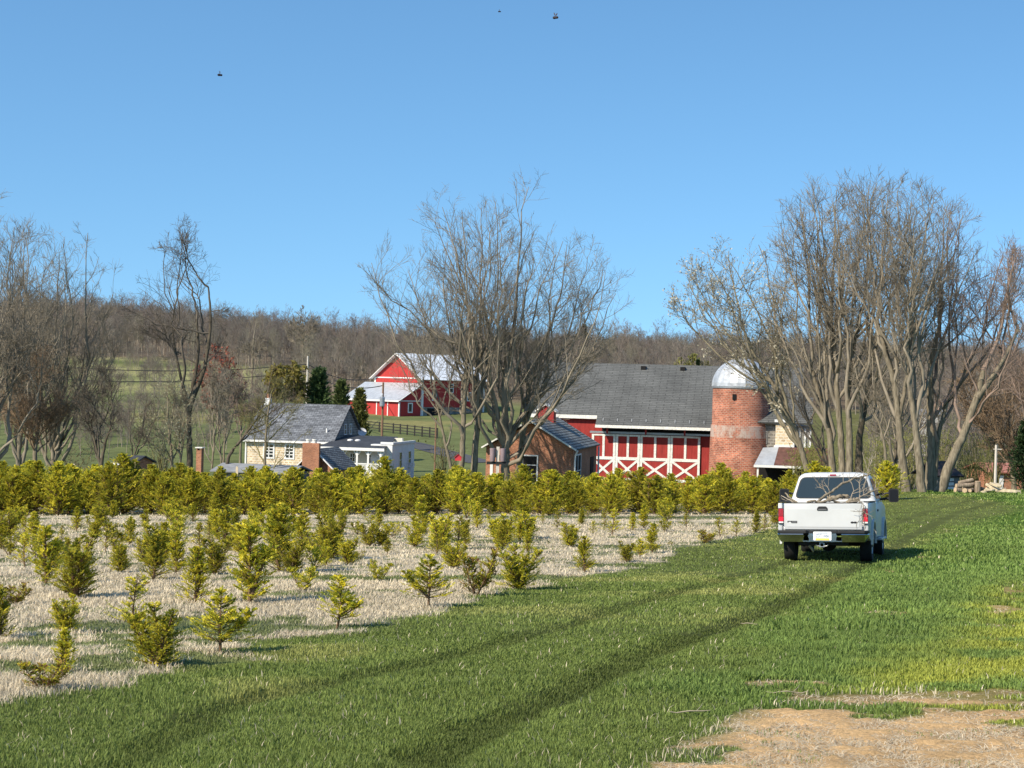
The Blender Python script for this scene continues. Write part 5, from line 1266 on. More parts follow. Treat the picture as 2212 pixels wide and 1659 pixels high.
# dark rail fence on the lawn under the red barn
DARKW = M('dark_fence_wood', (.03, .028, .026), .8, .3)
fpx = [(790, 905), (850, 914), (880, 921), (912, 927), (945, 930)]
fo = None; pts = []
for px, py in fpx:
    D = 266 - (px - 790) * .06; p = at(px, py, D); p[2] = gz(p[0], p[1]); pts.append(p)
fo = empty('rail_fence', pts[0], 0, 'dark rail fence across the lawn below the red barn', 'fence')
for i in range(len(pts) - 1):
    n = 2
    for k in range(n + (1 if i == len(pts) - 2 else 0)):
        q = pts[i] + (pts[i + 1] - pts[i]) * k / n - pts[0]; q[2] = gz(q[0] + pts[0][0], q[1] + pts[0][1]) - pts[0][2]
        a = MB(); a.box(q[0] - .1, q[0] + .1, q[1] - .1, q[1] + .1, q[2] - .2, q[2] + 1.5); a.build('post', DARKW, fo)
for hgt in (.5, .95, 1.35):
    a = MB()
    for i in range(len(pts) - 1): a.beam(pts[i] - pts[0] + np.array((0, 0, hgt)), pts[i + 1] - pts[0] + np.array((0, 0, hgt)), .06, .13)
    a.build('rail', DARKW, fo)
# driveway curving behind the white wing
dv = []
for px, py in [(560, 985), (700, 972), (860, 958), (900, 962), (935, 972), (985, 985), (1040, 1000)]:
    p = ground_hit(px, py, 150, 330); dv.append(p)
cv = catmull(dv, 8); V = []; 
for i, p in enumerate(cv):
    t = cv[min(i + 1, len(cv) - 1)] - cv[max(i - 1, 0)]; n = np.array((-t[1], t[0], 0)); n /= np.linalg.norm(n)
    for sgn in (-1, 0, 1):
        q = p + n * 1.9 * sgn; q[2] = gz(q[0], q[1]) + .06; V.append(q)
n = len(cv); I = np.arange(n * 3).reshape(n, 3)
Q = np.concatenate([np.stack([I[:-1, k], I[1:, k], I[1:, k + 1], I[:-1, k + 1]], -1) for k in (0, 1)])
tag(link('driveway', mesh_np('driveway', V, [Q]), M('asphalt', (.075, .075, .08), .9, .15)), kind='structure')
# post with two hanging cylinders, a red box, stakes
def post_at(px, D, py_top): 
    t = at(px, py_top, D); z = float(gz(t[0], t[1])) - .2; return t, z
t, z = post_at(1076, 116, 965)
o = empty('feeder_post', (t[0], t[1], z), 0, 'wooden post with two mauve hanging cylinders before the middle tree', 'feeder'); H = t[2] - z
a = MB(); a.box(-.1, .1, -.08, .08, 0, H); a.build('post', PALEP, o)
CYL = M('mauve_plastic', (.27, .20, .21), .6, .12)
for q in (-.34, .33):
    a = MB(); a.lathe([(.15, H - .95), (.17, H - .9), (.19, H - .15), (.19, H - .1)], (q, -.12), 18); a.build('cylinder', CYL, o, smoothf=True)
a = MB(); a.box(-.72, .6, -.16, -.082, H - 1.15, H - .96); a.build('shelf', M('black_shelf', (.02, .02, .02), .7, .1), o)
t, z = post_at(990, 115.5, 983)
a = MB(); a.prism([(-.2, 0), (-.2, .24), (0, .40), (.2, .24), (.2, 0)], 'y', -.15, .15); bh = empty('birdhouse', (t[0], t[1] - .1, t[2] - .35), 0, 'small red birdhouse hung on the middle trunks', 'birdhouse')
a.build('body', M('red_birdhouse_paint', (.55, .04, .05), .6, .1), bh)
a = MB(); a.slab([(.26, -.2, .2), (.26, .2, .2), (0, .2, .43), (0, -.2, .43)], .03); a.slab([(0, -.2, .43), (0, .2, .43), (-.26, .2, .2), (-.26, -.2, .2)], .03); a.build('roof', M('red_birdhouse_roof', (.45, .03, .04), .6, .1), bh)
STK = M('pale_stake_wood', (.62, .50, .33), .8, .2)
for px, pt, D, lb in [(292, 1001, 76, 'pale wooden stake standing right of the brick outhouse'), (160, 1005, 77, 'short pale stake in the hedge left of the brick outhouse'), (512, 1010, 77, 'pale stake in the hedge before the leaning trunk')]:
    t, z = post_at(px, D, pt); a = MB(); a.box(-.05, .05, -.03, .03, 0, t[2] - z); a.prism([(-.05, t[2] - z), (.05, t[2] - z), (0, t[2] - z + .08)], 'y', -.03, .03)
    s_ = a.build('wooden_stake', STK, None); s_.location = (t[0], t[1], z); tag(s_, lb, 'stake', 'stakes in the hedge')
# split logs and rubble at the crest on the right
LOGB = bark('log_bark', (.20, .15, .10), (.38, .30, .22)); LOGE = M('log_end', (.52, .38, .24), .85, .2, 12)
gl = np.random.default_rng(77)
def log(px, py, D, L, r, az, tilt, label, group, lift=0.0):
    p = at(px, py, D); z = float(gz(p[0], p[1])) + r * .85 + lift
    d = Vector((math.cos(az) * math.cos(tilt), math.sin(az) * math.cos(tilt), math.sin(tilt)))
    o = empty('log', (p[0], p[1], z), 0, label, 'log', group)
    a = MB(); a.tube([d * (L * (t - .5)) + Vector(gl.normal(0, r * .07, 3)) for t in (0, .33, .66, 1)], [r * 1.05, r, r * .98, r * .93], 10); a.build('bark', LOGB, o, smoothf=True)
    for e in (-1, 1):
        a = MB(); c = d * (L * .5 * e) ; a.tube([c, c + d * (.012 * e)], [r * .9, r * .86], 10); a.build('cut_end', LOGE, o)
LG = 'cut logs in the heap at the lawn crest'
for i, (px, L, r, az, ti, li, lb) in enumerate([(2078, .75, .14, .3, 0, 0, 'lowest log at the left end of the log heap'), (2086, .7, .13, 1.2, 0, 0, 'log with its cut end toward the lawn in the log heap'),
    (2094, .8, .12, .4, 0, 0, 'lowest log at the right end of the log heap'), (2082, .8, .12, .2, .1, .24, 'log lying across the two left lowest logs'), (2090, .8, .11, .5, .2, .22, 'tilted pale log on the right of the log heap'),
    (2086, .7, .10, .1, .25, .44, 'topmost log of the log heap'), (2099, .5, .09, 1.0, .1, .05, 'thin short log leaning at the right of the log heap')]):
    log(px, 1058, 86.5 + .15 * (i % 3), L, r, az, ti, lb, LG, li)
t = at(2112, 1050, 86.5); a = MB(); a.lathe([(.15, 0), (.14, .5), (.15, .55)], (0, 0), 12); o = empty('tree_stump', (t[0], t[1], float(gz(t[0], t[1]))), 0, 'pale upright stump between the log heap and the flat stones', 'stump'); a.build('bark', LOGB, o)
a = MB(); a.lathe([(.14, .551), (.13, .56)], (0, 0), 12); a.build('cut_top', LOGE, o)
SLABS = M('pale_slab_wood', (.52, .43, .29), .9, .3, 4)
rl_ = random.Random(9)
SLN = ['small pale slab at the left end of the slab pile', 'narrow slab second from the left in the slab pile', 'leaning slab third from the left in the slab pile', 'slab just left of the largest slab', 'largest pale slab in the middle of the slab pile',
       'brownish slab right of the largest slab', 'slab lying on top right of the largest slab', 'pale slab third from the right in the slab pile', 'pale slab second from the right in the slab pile', 'long low slab at the right end of the slab pile']
for i, lb in enumerate(SLN):
    px = [2121, 2126, 2131, 2137, 2147, 2155, 2152, 2162, 2168, 2177][i]; L = [.5, .6, .6, .7, 1.15, .7, .7, .6, .6, 1.2][i]; w_ = L * rl_.uniform(.35, .6); hh = rl_.uniform(.08, .16)
    p = at(px, 1057, 86.5 + .25 * (i % 3)); g = np.random.default_rng(i + 5); nn = 9
    ring = [(math.cos(k / nn * 6.283) * L / 2 * g.uniform(.7, 1.1), math.sin(k / nn * 6.283) * w_ / 2 * g.uniform(.7, 1.1)) for k in range(nn)]
    a = MB(); a.prism(ring, 'z', 0, hh); s_ = a.build('split_wood', LOGB if i in (1, 5, 8) else SLABS, None, bevel=.02); lift = [0, .05, .1, .12, .16, .1, .34, .06, .03, 0][i]
    s_.location = (p[0], p[1], float(gz(p[0], p[1])) - .02 + lift); s_.rotation_euler = (g.normal(.25, .2), g.normal(0, .3) if i < 9 else 0, g.normal(0, .5)); tag(s_, lb, 'slab', 'slabs piled at the lawn crest')
# dead sticks lying on the near grass
STICK = M('bleached_stick', (.40, .33, .23), .8, .25)
for px, py, L, az, lb in [(1700, 1504, .34, .1, 'pale curved stick on the grass above the bare soil'), (1618, 1353, .2, -.3, 'short pale stick on the mown grass left of the lush strip'), (1490, 1548, .3, .2, 'bleached twig at the left corner of the bare soil')]:
    p = ground_hit(px, py); g = np.random.default_rng(int(px)); a = MB()
    a.tube([(L * (t - .5) * math.cos(az), L * (t - .5) * math.sin(az), .03 + .008 * math.sin(t * 3) + g.normal(0, .006)) for t in np.linspace(0, 1, 7)], [.003, .004, .005, .005, .004, .004, .002], 6); q_ = (L * .15 * math.cos(az), L * .15 * math.sin(az), .038); a.tube([q_, (q_[0] + L * .12, q_[1] + .05, .06), (q_[0] + L * .2, q_[1] + .12, .075)], [.003, .0025, .001], 5)
    o = a.build('stick', STICK, None); o.location = p; tag(o, lb, 'stick', 'sticks on the grass')
# insects in the air close to the camera
INS = M('dark_insect', (.02, .014, .018), .6, .2, 200); WNG = M('insect_wing', (.16, .14, .15), .4, .2, 50)
for px, py, D, s, rz, lb in [(475, 162, 4.2, 1.0, .4, 'dark flying insect low in the left of the sky'), (1200, 38, 4.0, 1.15, -.5, 'largest dark flying insect near the top of the sky'), (1079, 25, 5.5, .75, .2, 'smallest dark flying insect at the top of the sky')]:
    p = at(px, py, D); o = empty('flying_insect', p, rz, lb, 'insect', 'insects in the air')
    a = MB(); a.lathe([(.0004, -.006), (.0022, -.005), (.003, -.002), (.0022, .0008), (.0026, .003), (.002, .005), (.0004, .0062)], n=10, axis='x'); bd = a.build('body', INS, o, smoothf=True); bd.scale = (s,) * 3
    for e in (-1, 1):
        a = MB(); a.prism([(0, .0), (.004, .002), (.0085, .0018), (.009, .0005), (.005, -.001)], 'y', -.0001, .0001); w = a.build('wing', WNG, o); w.location = (0, 0, .0022 * s); w.scale = (s * .9,) * 3; w.rotation_euler = (0, R(-55), R(60 if e > 0 else -130))
# ------------------------------------------------------------------ the white pickup, and the cut branches in its bed
def rr(x0, x1, y0, y1, r, z, n=5):
    out = []
    for cx, cy, a0 in ((x1 - r, y1 - r, 0), (x0 + r, y1 - r, 90), (x0 + r, y0 + r, 180), (x1 - r, y0 + r, 270)):
        for k in range(n + 1):
            a = R(a0 + 90 * k / n); out.append((cx + r * math.cos(a), cy + r * math.sin(a), z))
    return out
def rpoly(pts, r, n=4):
    """round the corners of a 2-D outline"""
    out = []; N = len(pts)
    for i in range(N):
        p, a, c = Vector(pts[i]), Vector(pts[i - 1]), Vector(pts[(i + 1) % N])
        u, v = (a - p), (c - p); k = min(r, u.length * .45, v.length * .45); A, B = p + u.normalized() * k, p + v.normalized() * k
        for j in range(n + 1): t = j / n; out.append(tuple((1 - t) ** 2 * A + 2 * t * (1 - t) * p + t * t * B))
    return out
PAINT = M('white_car_paint', (.53, .535, .525), .35, .06, 1.2, spec=.35, coat=.12)
CHROME = M('chrome', (.50, .52, .54), .12, .12, 3, metal=1.0)
RUBB = M('tyre_rubber', (.018, .018, .018), .85, .2, 12); PLAS = M('black_plastic', (.02, .02, .021), .55, .15, 9); DGLS = M('tinted_glass', (.022, .032, .036), .04, .15, .6, spec=.9)
UNDER = M('dark_underbody', (.02, .019, .018), .9, .3, 5); REDL_ = M('red_lamp_lens', (.30, .004, .010), .15, .2, 14, spec=.7, coat=.5); REDB = M('bright_red_reflector', (.68, .012, .03), .15, .1, 14, spec=.7); CLR = M('clear_lamp_lens', (.70, .66, .64), .15, .1, 14, spec=.7)
RIMM = M('wheel_steel', (.40, .41, .42), .35, .15, 9, metal=.8)
tp = at(1778.5, 1214.5, 40.0)
tp[2] = float(gz(tp[0], tp[1])) - .03
nv = Vector((-.0262, .0593, 1)).normalized(); hd = R(15.5)
fy = Vector((math.sin(hd), math.cos(hd), 0)); fy = (fy - nv * fy.dot(nv)).normalized(); fx = fy.cross(nv)
TM = Matrix((fx, fy, nv)).transposed().to_4x4(); TM.translation = Vector(tp)
T = empty('pickup_truck', tp, 0, 'white pickup truck seen from behind, its bed loaded with cut branches', 'pickup truck')
T.rotation_euler = TM.to_euler()
# body sides with wheel arches
def arch(yc, r=.50, zc=.40, n=14): return [(yc - r * math.cos(a), zc + r * math.sin(a) * 1.02) for a in [R(8) + (R(172) - R(8)) * k / n for k in range(n + 1)]]
yr_, yw = 1.28, 4.80
side = [(0.0, .74), (.0, 1.33), (2.40, 1.35)]
bed = [(.02, .72), (.35, .56)] + arch(yr_)[::1] + [(2.0, .52), (2.38, .52), (2.38, 1.35), (.02, 1.335)]
cabside = [(2.415, .52), (4.1, .50)] + arch(yw) + [(5.45, .55), (5.66, .62), (5.68, 1.05), (5.52, 1.22), (4.55, 1.34), (2.415, 1.37)]
bd = MB()
for sg in (-1, 1):
    a, b2 = sorted((sg * .90, sg * 1.0)); bd.prism(bed, 'x', a, b2)
bd.box(-.9, .9, 2.30, 2.375, .60, 1.34); bd.box(-.899, .899, .06, 2.30, .72, .80)
bd.build('bed', PAINT, T, bevel=.025, smoothf=True)
cb = MB()
for sg in (-1, 1):
    a, b2 = sorted((sg * .92, sg * 1.0)); cb.prism(cabside, 'x', a, b2)
cb.box(-.92, .92, 2.42, 4.2, .55, 1.36); cb.box(-.92, .92, 5.3, 5.62, .62, 1.15)
cb.prism([(4.2, 1.365), (4.55, 1.355), (5.5, 1.24), (5.62, 1.16), (5.62, 1.10), (4.2, 1.2)], 'x', -.92, .92)
cb.build('cab_body', PAINT, T, bevel=.02, smoothf=True)
def hw(z): return 1.0 - (z - 1.365) / (1.93 - 1.365) * .175
def rearY(z): return 2.42 + (z - 1.365) * .33
gh = MB()
gh.loft([rr(-1.0, 1.0, 2.42, 4.55, .10, 1.365), rr(-hw(1.62), hw(1.62), rearY(1.62), 4.20, .10, 1.62), rr(-hw(1.93), hw(1.93), rearY(1.93), 3.78, .10, 1.93),
         rr(-.775, .775, rearY(1.93) + .035, 3.70, .12, 1.99), rr(-.70, .70, rearY(1.93) + .12, 3.58, .14, 2.03), rr(-.50, .50, rearY(1.93) + .3, 3.4, .2, 2.05)])
gh.build('cab_roof', PAINT, T, smoothf=True)
def rearpanel(mb, pts, d0, d1):
    n = len(pts); V = [(x, rearY(z) - d, z + d * -.3) for d in (d0, d1) for x, z in pts]
    mb.add(V, [tuple(range(n)), tuple(range(2 * n - 1, n - 1, -1))] + [(i, (i + 1) % n, n + (i + 1) % n, n + i) for i in range(n)])
wpts = rpoly([(-.875, 1.445), (.875, 1.445), (.745, 1.915), (-.745, 1.915)], .11)
opts = rpoly([(-.905, 1.425), (.905, 1.425), (.765, 1.935), (-.765, 1.935)], .125)
m = MB(); rearpanel(m, opts, .0, .006); sl = m.build('rear_window', PLAS, T)
m = MB(); rearpanel(m, wpts, .0065, .010); m.build('glass', DGLS, sl)
for sg in (-1, 1):
    m = MB(); pts = rpoly([(2.70, 1.42), (4.05, 1.42), (3.72, 1.90), (2.72, 1.90)], .08)
    V = [(sg * (hw(z) + d), y, z) for d in (.002, .008) for y, z in pts]; n = len(pts)
    m.add(V, [tuple(range(n)), tuple(range(2 * n - 1, n - 1, -1))] + [(i, (i + 1) % n, n + (i + 1) % n, n + i) for i in range(n)]); m.build('side_window', DGLS, T)
    # wheel arch flares
    m = MB(); V = []; n = 16
    for yc in (yr_, yw):
        pts = [(yc - q * math.cos(a), .40 + q * math.sin(a)) for q in (.50, .57) for a in [R(0) + R(180) * k / n for k in range(n + 1)]]
        V = [(sg * (1.001 + d), y, z) for d in (0, .05) for y, z in pts]; k_ = n + 1
        Fc = []
        for i in range(n): Fc += [(i, i + 1, k_ + i + 1, k_ + i), (2 * k_ + i, 2 * k_ + i + 1, 3 * k_ + i + 1, 3 * k_ + i), (i, i + 1, 2 * k_ + i + 1, 2 * k_ + i), (k_ + i, k_ + i + 1, 3 * k_ + i + 1, 3 * k_ + i)]
        m.add(V, Fc)
    m.build('wheel_arch_flare', PAINT, T)
    # door handle line, running board, mirror
    m = MB(); m.box(*sorted((sg * .96, sg * 1.12)), 2.6, 4.1, .44, .50); m.build('running_board', STEEL, T, bevel=.015)
    m = MB(); m.box(*sorted((sg * 1.001, sg * 1.025)), 2.75, 2.95, 1.12, 1.17); m.build('door_handle', PLAS, T, bevel=.008)
    m = MB(); m.tube([(sg * .98, 3.95, 1.40), (sg * 1.15, 3.92, 1.42), (sg * 1.28, 3.92, 1.42)], .028, 8); m.tube([(sg * .95, 3.95, 1.52), (sg * 1.28, 3.92, 1.56)], .022, 8); ar = m.build('mirror_arm', PLAS, T)
    m = MB(); m.loft([[(x, 3.98, z) for x, z in rpoly([(sg * 1.24, 1.37), (sg * 1.40, 1.37), (sg * 1.40, 1.62), (sg * 1.24, 1.62)], .05)], [(x, 3.86, z) for x, z in rpoly([(sg * 1.20, 1.33), (sg * 1.44, 1.33), (sg * 1.44, 1.66), (sg * 1.20, 1.66)], .06)]])
    mh = m.build('mirror', PLAS, T)
    m = MB(); pts = rpoly([(sg * 1.225, 1.355), (sg * 1.415, 1.355), (sg * 1.415, 1.635), (sg * 1.225, 1.635)], .04); m.prism(pts, 'y', 3.852, 3.859); m.build('mirror_glass', M('dark_mirror', (.01, .01, .011), .3, .1), mh)
    # tail lamp
    xa, xb = sorted((sg * .872, sg * .995)); m = MB(); m.prism(rpoly([(xa, .865), (xb, .865), (xb, 1.22), (xa, 1.22)], .02), 'y', -.012, .03); tl = m.build('tail_lamp', PLAS, T)
    m = MB(); m.prism(rpoly([(xa + .012, 1.035), (xb - .004, 1.035), (xb - .004, 1.208), (xa + .012, 1.208)], .015), 'y', -.022, -.013); m.build('red_lens', REDL_, tl)
    m = MB(); m.prism(rpoly([(xa + .012, .925), (xb - .004, .925), (xb - .004, 1.03), (xa + .012, 1.03)], .012), 'y', -.023, -.013); m.build('red_reflector', REDB, tl)
    m = MB(); m.prism(rpoly([(xa + .012, .885), (xb - .004, .885), (xb - .004, .92), (xa + .012, .92)], .01), 'y', -.021, -.013); m.build('clear_lens', CLR, tl)
    # wheels
    for yc in (yr_, yw):
        cx = sg * .86; h_ = sg * .14
        wr = bpy.data.objects.new('wheel', None); C.objects.link(wr); wr.parent = T; wr.location = (cx, yc, .405)
        m = MB(); pr = [(.25, -.11), (.33, -.135), (.385, -.13), (.405, -.10), (.408, 0), (.405, .10), (.385, .13), (.33, .135), (.25, .11)]
        m.lathe(pr, (0, 0), 36, 'x'); m.build('tyre', RUBB, wr, smoothf=True)
        m = MB(); s0 = sg * .112; m.lathe([(.248, s0), (.235, s0 + sg * .01), (.21, s0 - sg * .03), (.09, s0 - sg * .02), (.085, s0 + sg * .03), (.03, s0 + sg * .035)], (0, 0), 24, 'x'); m.build('rim', RIMM, wr)
    m = MB(); m.prism([(yr_ - .6, .45), (yr_ + .6, .45), (yr_ + .5, .93), (yr_ - .5, .93)], 'x', *sorted((sg * .60, sg * .62))); m.build('wheel_well', UNDER, T)
    m = MB(); m.box(*sorted((sg * .90, sg * 1.002)), .02, 2.38, 1.352, 1.372); m.build('bed_rail_cap', PLAS, T)
# tailgate
m = MB(); m.prism(rpoly([(-.862, .745), (.862, .745), (.862, 1.325), (-.862, 1.325)], .015), 'y', -.01, .05); tg = m.build('tailgate', PAINT, T, bevel=.012, smoothf=True)
m = MB(); m.box(-.80, .80, -.016, -.0105, .80, 1.20); m.build('pressed_panel', PAINT, tg, bevel=.005)
m = MB(); m.box(-.87, .87, -.005, .06, 1.327, 1.347); m.build('top_cap', PLAS, tg)
m = MB(); m.prism(rpoly([(-.125, 1.165), (.11, 1.165), (.11, 1.215), (.075, 1.26), (-.09, 1.26), (-.125, 1.215)], .02), 'y', -.028, -.017); hd_ = m.build('handle', PLAS, tg)
m = MB(); m.prism(rpoly([(-.10, 1.18), (.085, 1.18), (.085, 1.205), (-.10, 1.205)], .01), 'y', -.033, -.0285); m.build('grip', M('grip_grey', (.12, .12, .12), .4, .1), hd_)
m = MB(); z0 = .885; x0 = -.785
m.prism([(x0, z0 + .012), (x0 + .018, z0 + .012), (x0 + .018, z0 + .034), (x0 + .07, z0 + .034), (x0 + .09, z0), (x0 + .215, z0), (x0 + .215, z0 + .05), (x0, z0 + .05)], 'y', -.022, -.0165); em = m.build('emblem', PLAS, tg)
m = MB(); m.box(x0 + .10, x0 + .205, -.0245, -.0225, z0 + .012, z0 + .036); m.build('emblem_inset', M('badge_grey', (.16, .16, .16), .4, .1), em)
m = MB()
for q in (-.032, .034): m.add([(.68 + q + .038 * math.cos(a), y, .905 + .022 * math.sin(a)) for y in (-.022, -.0165) for a in [2 * math.pi * k / 14 for k in range(14)]], [tuple(range(14)), tuple(range(27, 13, -1))] + [(i, (i + 1) % 14, 14 + (i + 1) % 14, 14 + i) for i in range(14)])
m.build('twin_oval_badge', PLAS, tg)
# bumper: chrome bar wrapped round the corners with a dark step on top and a dropped middle
out = [(-1.0, .30), (-1.01, -.05), (-.93, -.15), (-.40, -.185), (.40, -.185), (.93, -.15), (1.01, -.05), (1.0, .30)]
inn = [(.9, .30), (.9, .0), (-.9, .0), (-.9, .30)]
m = MB()
for side_ in (-1, 1):
    base_ = [(.42, -.184), (.93, -.15), (1.01, -.05), (1.0, .30), (.9, .30), (.9, .0), (.42, 0)]
    rings = []
    for z_, k_ in ((.47, .085), (.50, .055), (.60, .012), (.635, .0), (.66, .012)):
        rings.append([(side_ * (x - (k_ if i_ in (2, 3) else 0)), y + (k_ if i_ < 3 else 0), z_) for i_, (x, y) in enumerate(base_)])
    m.loft(rings)
m.prism([(-.43, -.165), (.43, -.165), (.43, -.01), (-.43, -.01)], 'z', .475, .50); bu = m.build('bumper', CHROME, T, smoothf=True)
m = MB(); m.prism([(-1.012, .28), (-1.012, -.06), (-.93, -.162), (-.36, -.196), (-.30, -.13), (.30, -.13), (.36, -.196), (.93, -.162), (1.012, -.06), (1.012, .28), (.88, .28), (.88, -.002), (-.88, -.002), (-.88, .28)], 'z', .661, .725); m.build('step_pad', PLAS, bu, bevel=.01)
m = MB(); m.box(-.30, .30, -.13, -.05, .50, .66); m.build('plate_recess', CHROME, bu)
m = MB(); m.prism(rpoly([(-.20, .505), (.20, .505), (.20, .70), (-.20, .70)], .02), 'y', -.152, -.14); pf = m.build('license_plate', M('plate_white', (.78, .80, .82), .4, .03, 20), T)
m = MB(); m.prism(rpoly([(-.15, .508), (.155, .508), (.155, .553), (-.15, .553)], .01), 'y', -.1545, -.1525); m.build('yellow_band', M('plate_yellow', (.82, .62, .12), .4, .12, 20), pf)
m = MB(); m.box(-.11, .05, -.1545, -.1525, .664, .676); m.box(.052, .12, -.155, -.1525, .664, .677); m.build('blue_band', M('plate_blue', (.10, .15, .24), .4, .1), pf)
m = MB()
for q in (-.27, .27): m.lathe([(.045, -.158), (.045, -.13)], (0, 0), 12, 'x') if False else m.prism([(q + .05 * math.cos(2 * math.pi * k / 12), .60 + .05 * math.sin(2 * math.pi * k / 12)) for k in range(12)], 'y', -.158, -.13)
m.build('plate_lamp', CHROME, bu)
tc = bpy.data.curves.new('plate_lettering', 'FONT'); tc.body = 'ZDT·1A66'; tc.size = .098; tc.align_x = 'CENTER'; tc.extrude = .001; tc.space_character = .92
to = bpy.data.objects.new('plate_lettering', tc); C.objects.link(to); bpy.context.view_layer.update()
lm = bpy.data.meshes.new_from_object(to.evaluated_get(bpy.context.evaluated_depsgraph_get())); bpy.data.objects.remove(to)
to = link('plate_lettering', lm, None, pf); lm.materials.clear(); lm.materials.append(M('plate_ink', (.12, .16, .24), .5, .1)); to.location = (0, -.1535, .572); to.rotation_euler = (R(90), 0, 0); to.scale = (.72, 1.12, 1)
# underneath: hitch, axle, exhaust, frame, spare
m = MB(); m.box(-.55, .55, .0, .10, .40, .50); m.box(-.62, -.5, .3, 5.2, .48, .60); m.box(.5, .62, .3, 5.2, .48, .60); m.box(-.9, .9, .3, 5.2, .60, .66); m.box(-.88, .88, 5.0, 5.3, .5, .9); m.build('chassis', UNDER, T)
m = MB(); hx, hz = -.02, .405
m.box(hx - .055, hx - .035, -.07, .05, hz - .05, hz + .05); m.box(hx + .035, hx + .055, -.07, .05, hz - .05, hz + .05); m.box(hx - .034, hx + .034, -.07, .05, hz + .035, hz + .05); m.box(hx - .034, hx + .034, -.07, .05, hz - .05, hz - .035)
m.tube([(hx - .06, -.06, hz - .03), (hx - .10, -.06, hz - .025), (hx - .14, -.06, hz + .005)], .013, 6); m.tube([(hx + .06, -.06, hz - .03), (hx + .10, -.06, hz - .025), (hx + .14, -.06, hz)], .013, 6); m.build('hitch_receiver', STEEL, T)
m = MB(); m.tube([(-.75, yr_, .40), (.75, yr_, .40)], .06, 10); m.lathe([(.02, yr_ - .2), (.15, yr_ - .14), (.19, yr_), (.15, yr_ + .14)], (0, 0), 14) if False else m.tube([(0, yr_ - .22, .40), (0, yr_ - .1, .40), (0, yr_ + .1, .40), (0, yr_ + .2, .42)], [.05, .18, .18, .08], 12); m.tube([(-.75, yw, .40), (.75, yw, .40)], .06, 10); m.build('axle', UNDER, T)
m = MB(); m.tube([(-.32, .25, .42), (-.30, .9, .40), (-.34, 2.0, .45)], .04, 10); m.tube([(-.33, .20, .38), (-.27, .24, .30), (-.25, .28, .24)], [.03, .025, .02], 8); m.build('exhaust_pipe', STEEL, T)
# third brake lamp
yl = rearY(1.93) + .02
m = MB(); m.box(-.15, .15, yl - .03, yl + .06, 1.958, 2.004); bl = m.build('brake_lamp', CLR, T, bevel=.012)
m = MB(); m.box(-.085, .065, yl - .034, yl - .0305, 1.964, 1.998); m.build('red_lens', REDL_, bl)
m = MB(); m.box(-.90, .90, 5.70, 5.84, .48, .68); m.build('front_bumper', CHROME, T, bevel=.02)

# load: cut branches, each a thing of its own, in truck coordinates
BRK = bark('cut_branch_bark', (.15, .12, .08), (.30, .25, .18)); TWB = M('bleached_twig', (.30, .25, .185), .85, .25, 9); SAW = M('pale_cut_wood', (.66, .52, .34), .8, .2, 9)
def load(label, pts, r0, r1, twigs=0, m=None, name='cut_branch', k=6, seed=0):
    g = np.random.default_rng(seed + int(abs(pts[0][0]) * 1000)); P = catmull(pts, k); n = len(P); P[1:-1] += g.normal(0, r0 * .25, (n - 2, 3))
    o = empty(name, TM @ Vector(P[0]), 0, label, 'branch', 'cut branches heaped in the pickup bed'); W = np.array([TM.to_3x3() @ Vector(p - P[0]) for p in P])
    Bm = Branches(); Bm.put(W[None], np.linspace(r0, r1, n)[None], 8); link('stem', Bm.mesh('stem'), m or BRK, o)
    a = MB(); d = Vector(W[0] - W[1]).normalized(); a.tube([Vector(W[0]), Vector(W[0]) + d * .006], [r0 * .97, r0 * .92], 8); a.build('cut_end', SAW, o)
    if twigs:
        st, d, t, rr_ = spawn(g, W[None], np.linspace(r0, r1, n)[None], twigs, .35, 40, .25)
        L = g.uniform(.18, .5, twigs); P2, R2 = grow(g, st, d, L, np.full(twigs, .0075), np.full(twigs, .004), 6, .16, .03); B2 = Branches(); B2.put(P2, R2, 4)
        st, d, t, rr_ = spawn(g, P2, R2, 2, .3, 40, .1); P3, R3 = grow(g, st, d, g.uniform(.08, .25, len(st)), np.full(len(st), .005), np.full(len(st), .003), 4, .16, .02); B2.put(P3, R3, 3)
        link('twigs', B2.mesh('twigs'), TWB, o)
load('longest thick branch slanting up across the rear window', [(-.24, .75, 1.20), (-.16, .95, 1.40), (.10, 1.2, 1.60), (.42, 1.45, 1.82), (.72, 1.65, 1.93), (.93, 1.8, 2.0)], .038, .018, 5)
load('thin forked branch rising left across the rear window', [(.02, 1.3, 1.38), (-.06, 1.35, 1.58), (-.18, 1.4, 1.72), (-.30, 1.45, 1.86)], .016, .006, 4, TWB)
load('short twig standing beside the thin forked branch', [(.04, 1.25, 1.40), (.02, 1.3, 1.62), (-.10, 1.3, 1.82)], .013, .005, 2, TWB, seed=3)
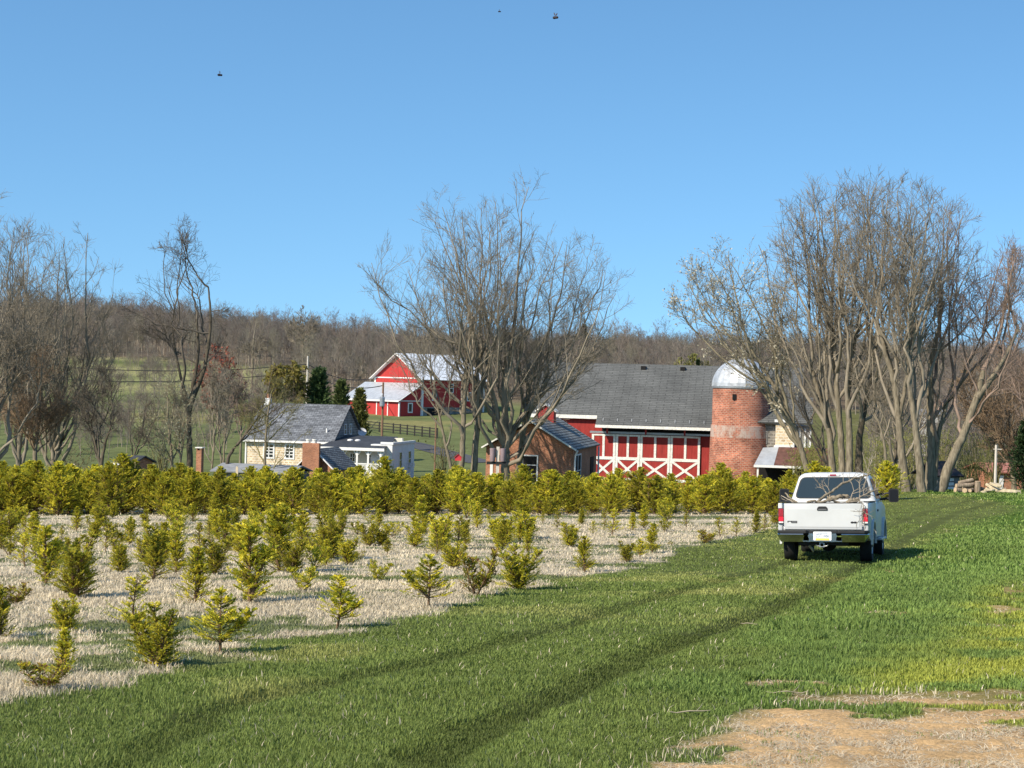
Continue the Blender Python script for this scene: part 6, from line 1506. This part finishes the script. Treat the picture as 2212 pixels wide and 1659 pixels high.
load('branch with peeled stubs poking over the left bed rail', [(-.62, .9, 1.30), (-.80, 1.05, 1.40), (-.98, 1.2, 1.56)], .028, .018, 1, seed=4)
load('second thin branch poking over the left bed rail', [(-.68, .6, 1.32), (-.85, .7, 1.42), (-1.02, .8, 1.50)], .016, .010, 0, TWB, seed=5)
load('fat flat log lying right of the long branch', [(.02, 1.1, 1.40), (.20, 1.1, 1.46), (.46, 1.15, 1.50)], .055, .045, 0, seed=6)
load('crooked branch crossing under the fat log', [(-.20, .5, 1.30), (.10, .6, 1.40), (.22, .7, 1.36), (.40, .7, 1.30)], .035, .02, 2, seed=7)
load('upright bare stick at the right of the window', [(.70, 1.3, 1.30), (.72, 1.3, 1.55), (.70, 1.35, 1.82)], .017, .009, 3, TWB, seed=8)
load('slim stick leaning right near the right bed rail', [(.52, .9, 1.30), (.56, .95, 1.5), (.62, 1.0, 1.62)], .016, .008, 3, TWB, seed=9)
load('tangled twiggy branch spilling over the right bed rail', [(.55, .6, 1.34), (.72, .65, 1.44), (.92, .75, 1.55), (1.15, .95, 1.66)], .018, .006, 14, TWB, seed=10)
load('twiggy branch hanging down the tailgate beside the right lamp', [(.60, .3, 1.36), (.80, -.01, 1.375), (.90, -.06, 1.30), (.88, -.05, 1.05), (.84, -.06, .84)], .010, .003, 7, TWB, seed=11)
load('short thick chunk with a pale end in the middle of the load', [(.50, .55, 1.33), (.60, .6, 1.40), (.72, .7, 1.42)], .06, .055, 0, seed=12)
load('broken brown piece at the left of the load', [(-.40, .5, 1.34), (-.28, .55, 1.38), (-.12, .6, 1.34)], .03, .025, 0, seed=13)
load('budding twig tip rising over the cab roof', [(.75, 1.4, 1.6), (.86, 1.5, 1.9), (.90, 1.55, 2.12), (.96, 1.6, 2.26)], .012, .005, 8, TWB, seed=14)
load('branch lying along the floor of the bed under the load', [(-.7, .3, 1.20), (0, .4, 1.27), (.7, .5, 1.24)], .06, .04, 0, seed=15)
load('second branch lying crosswise under the load', [(-.6, 1.0, 1.18), (0, 1.1, 1.26), (.6, 1.0, 1.24)], .07, .05, 0, seed=16)
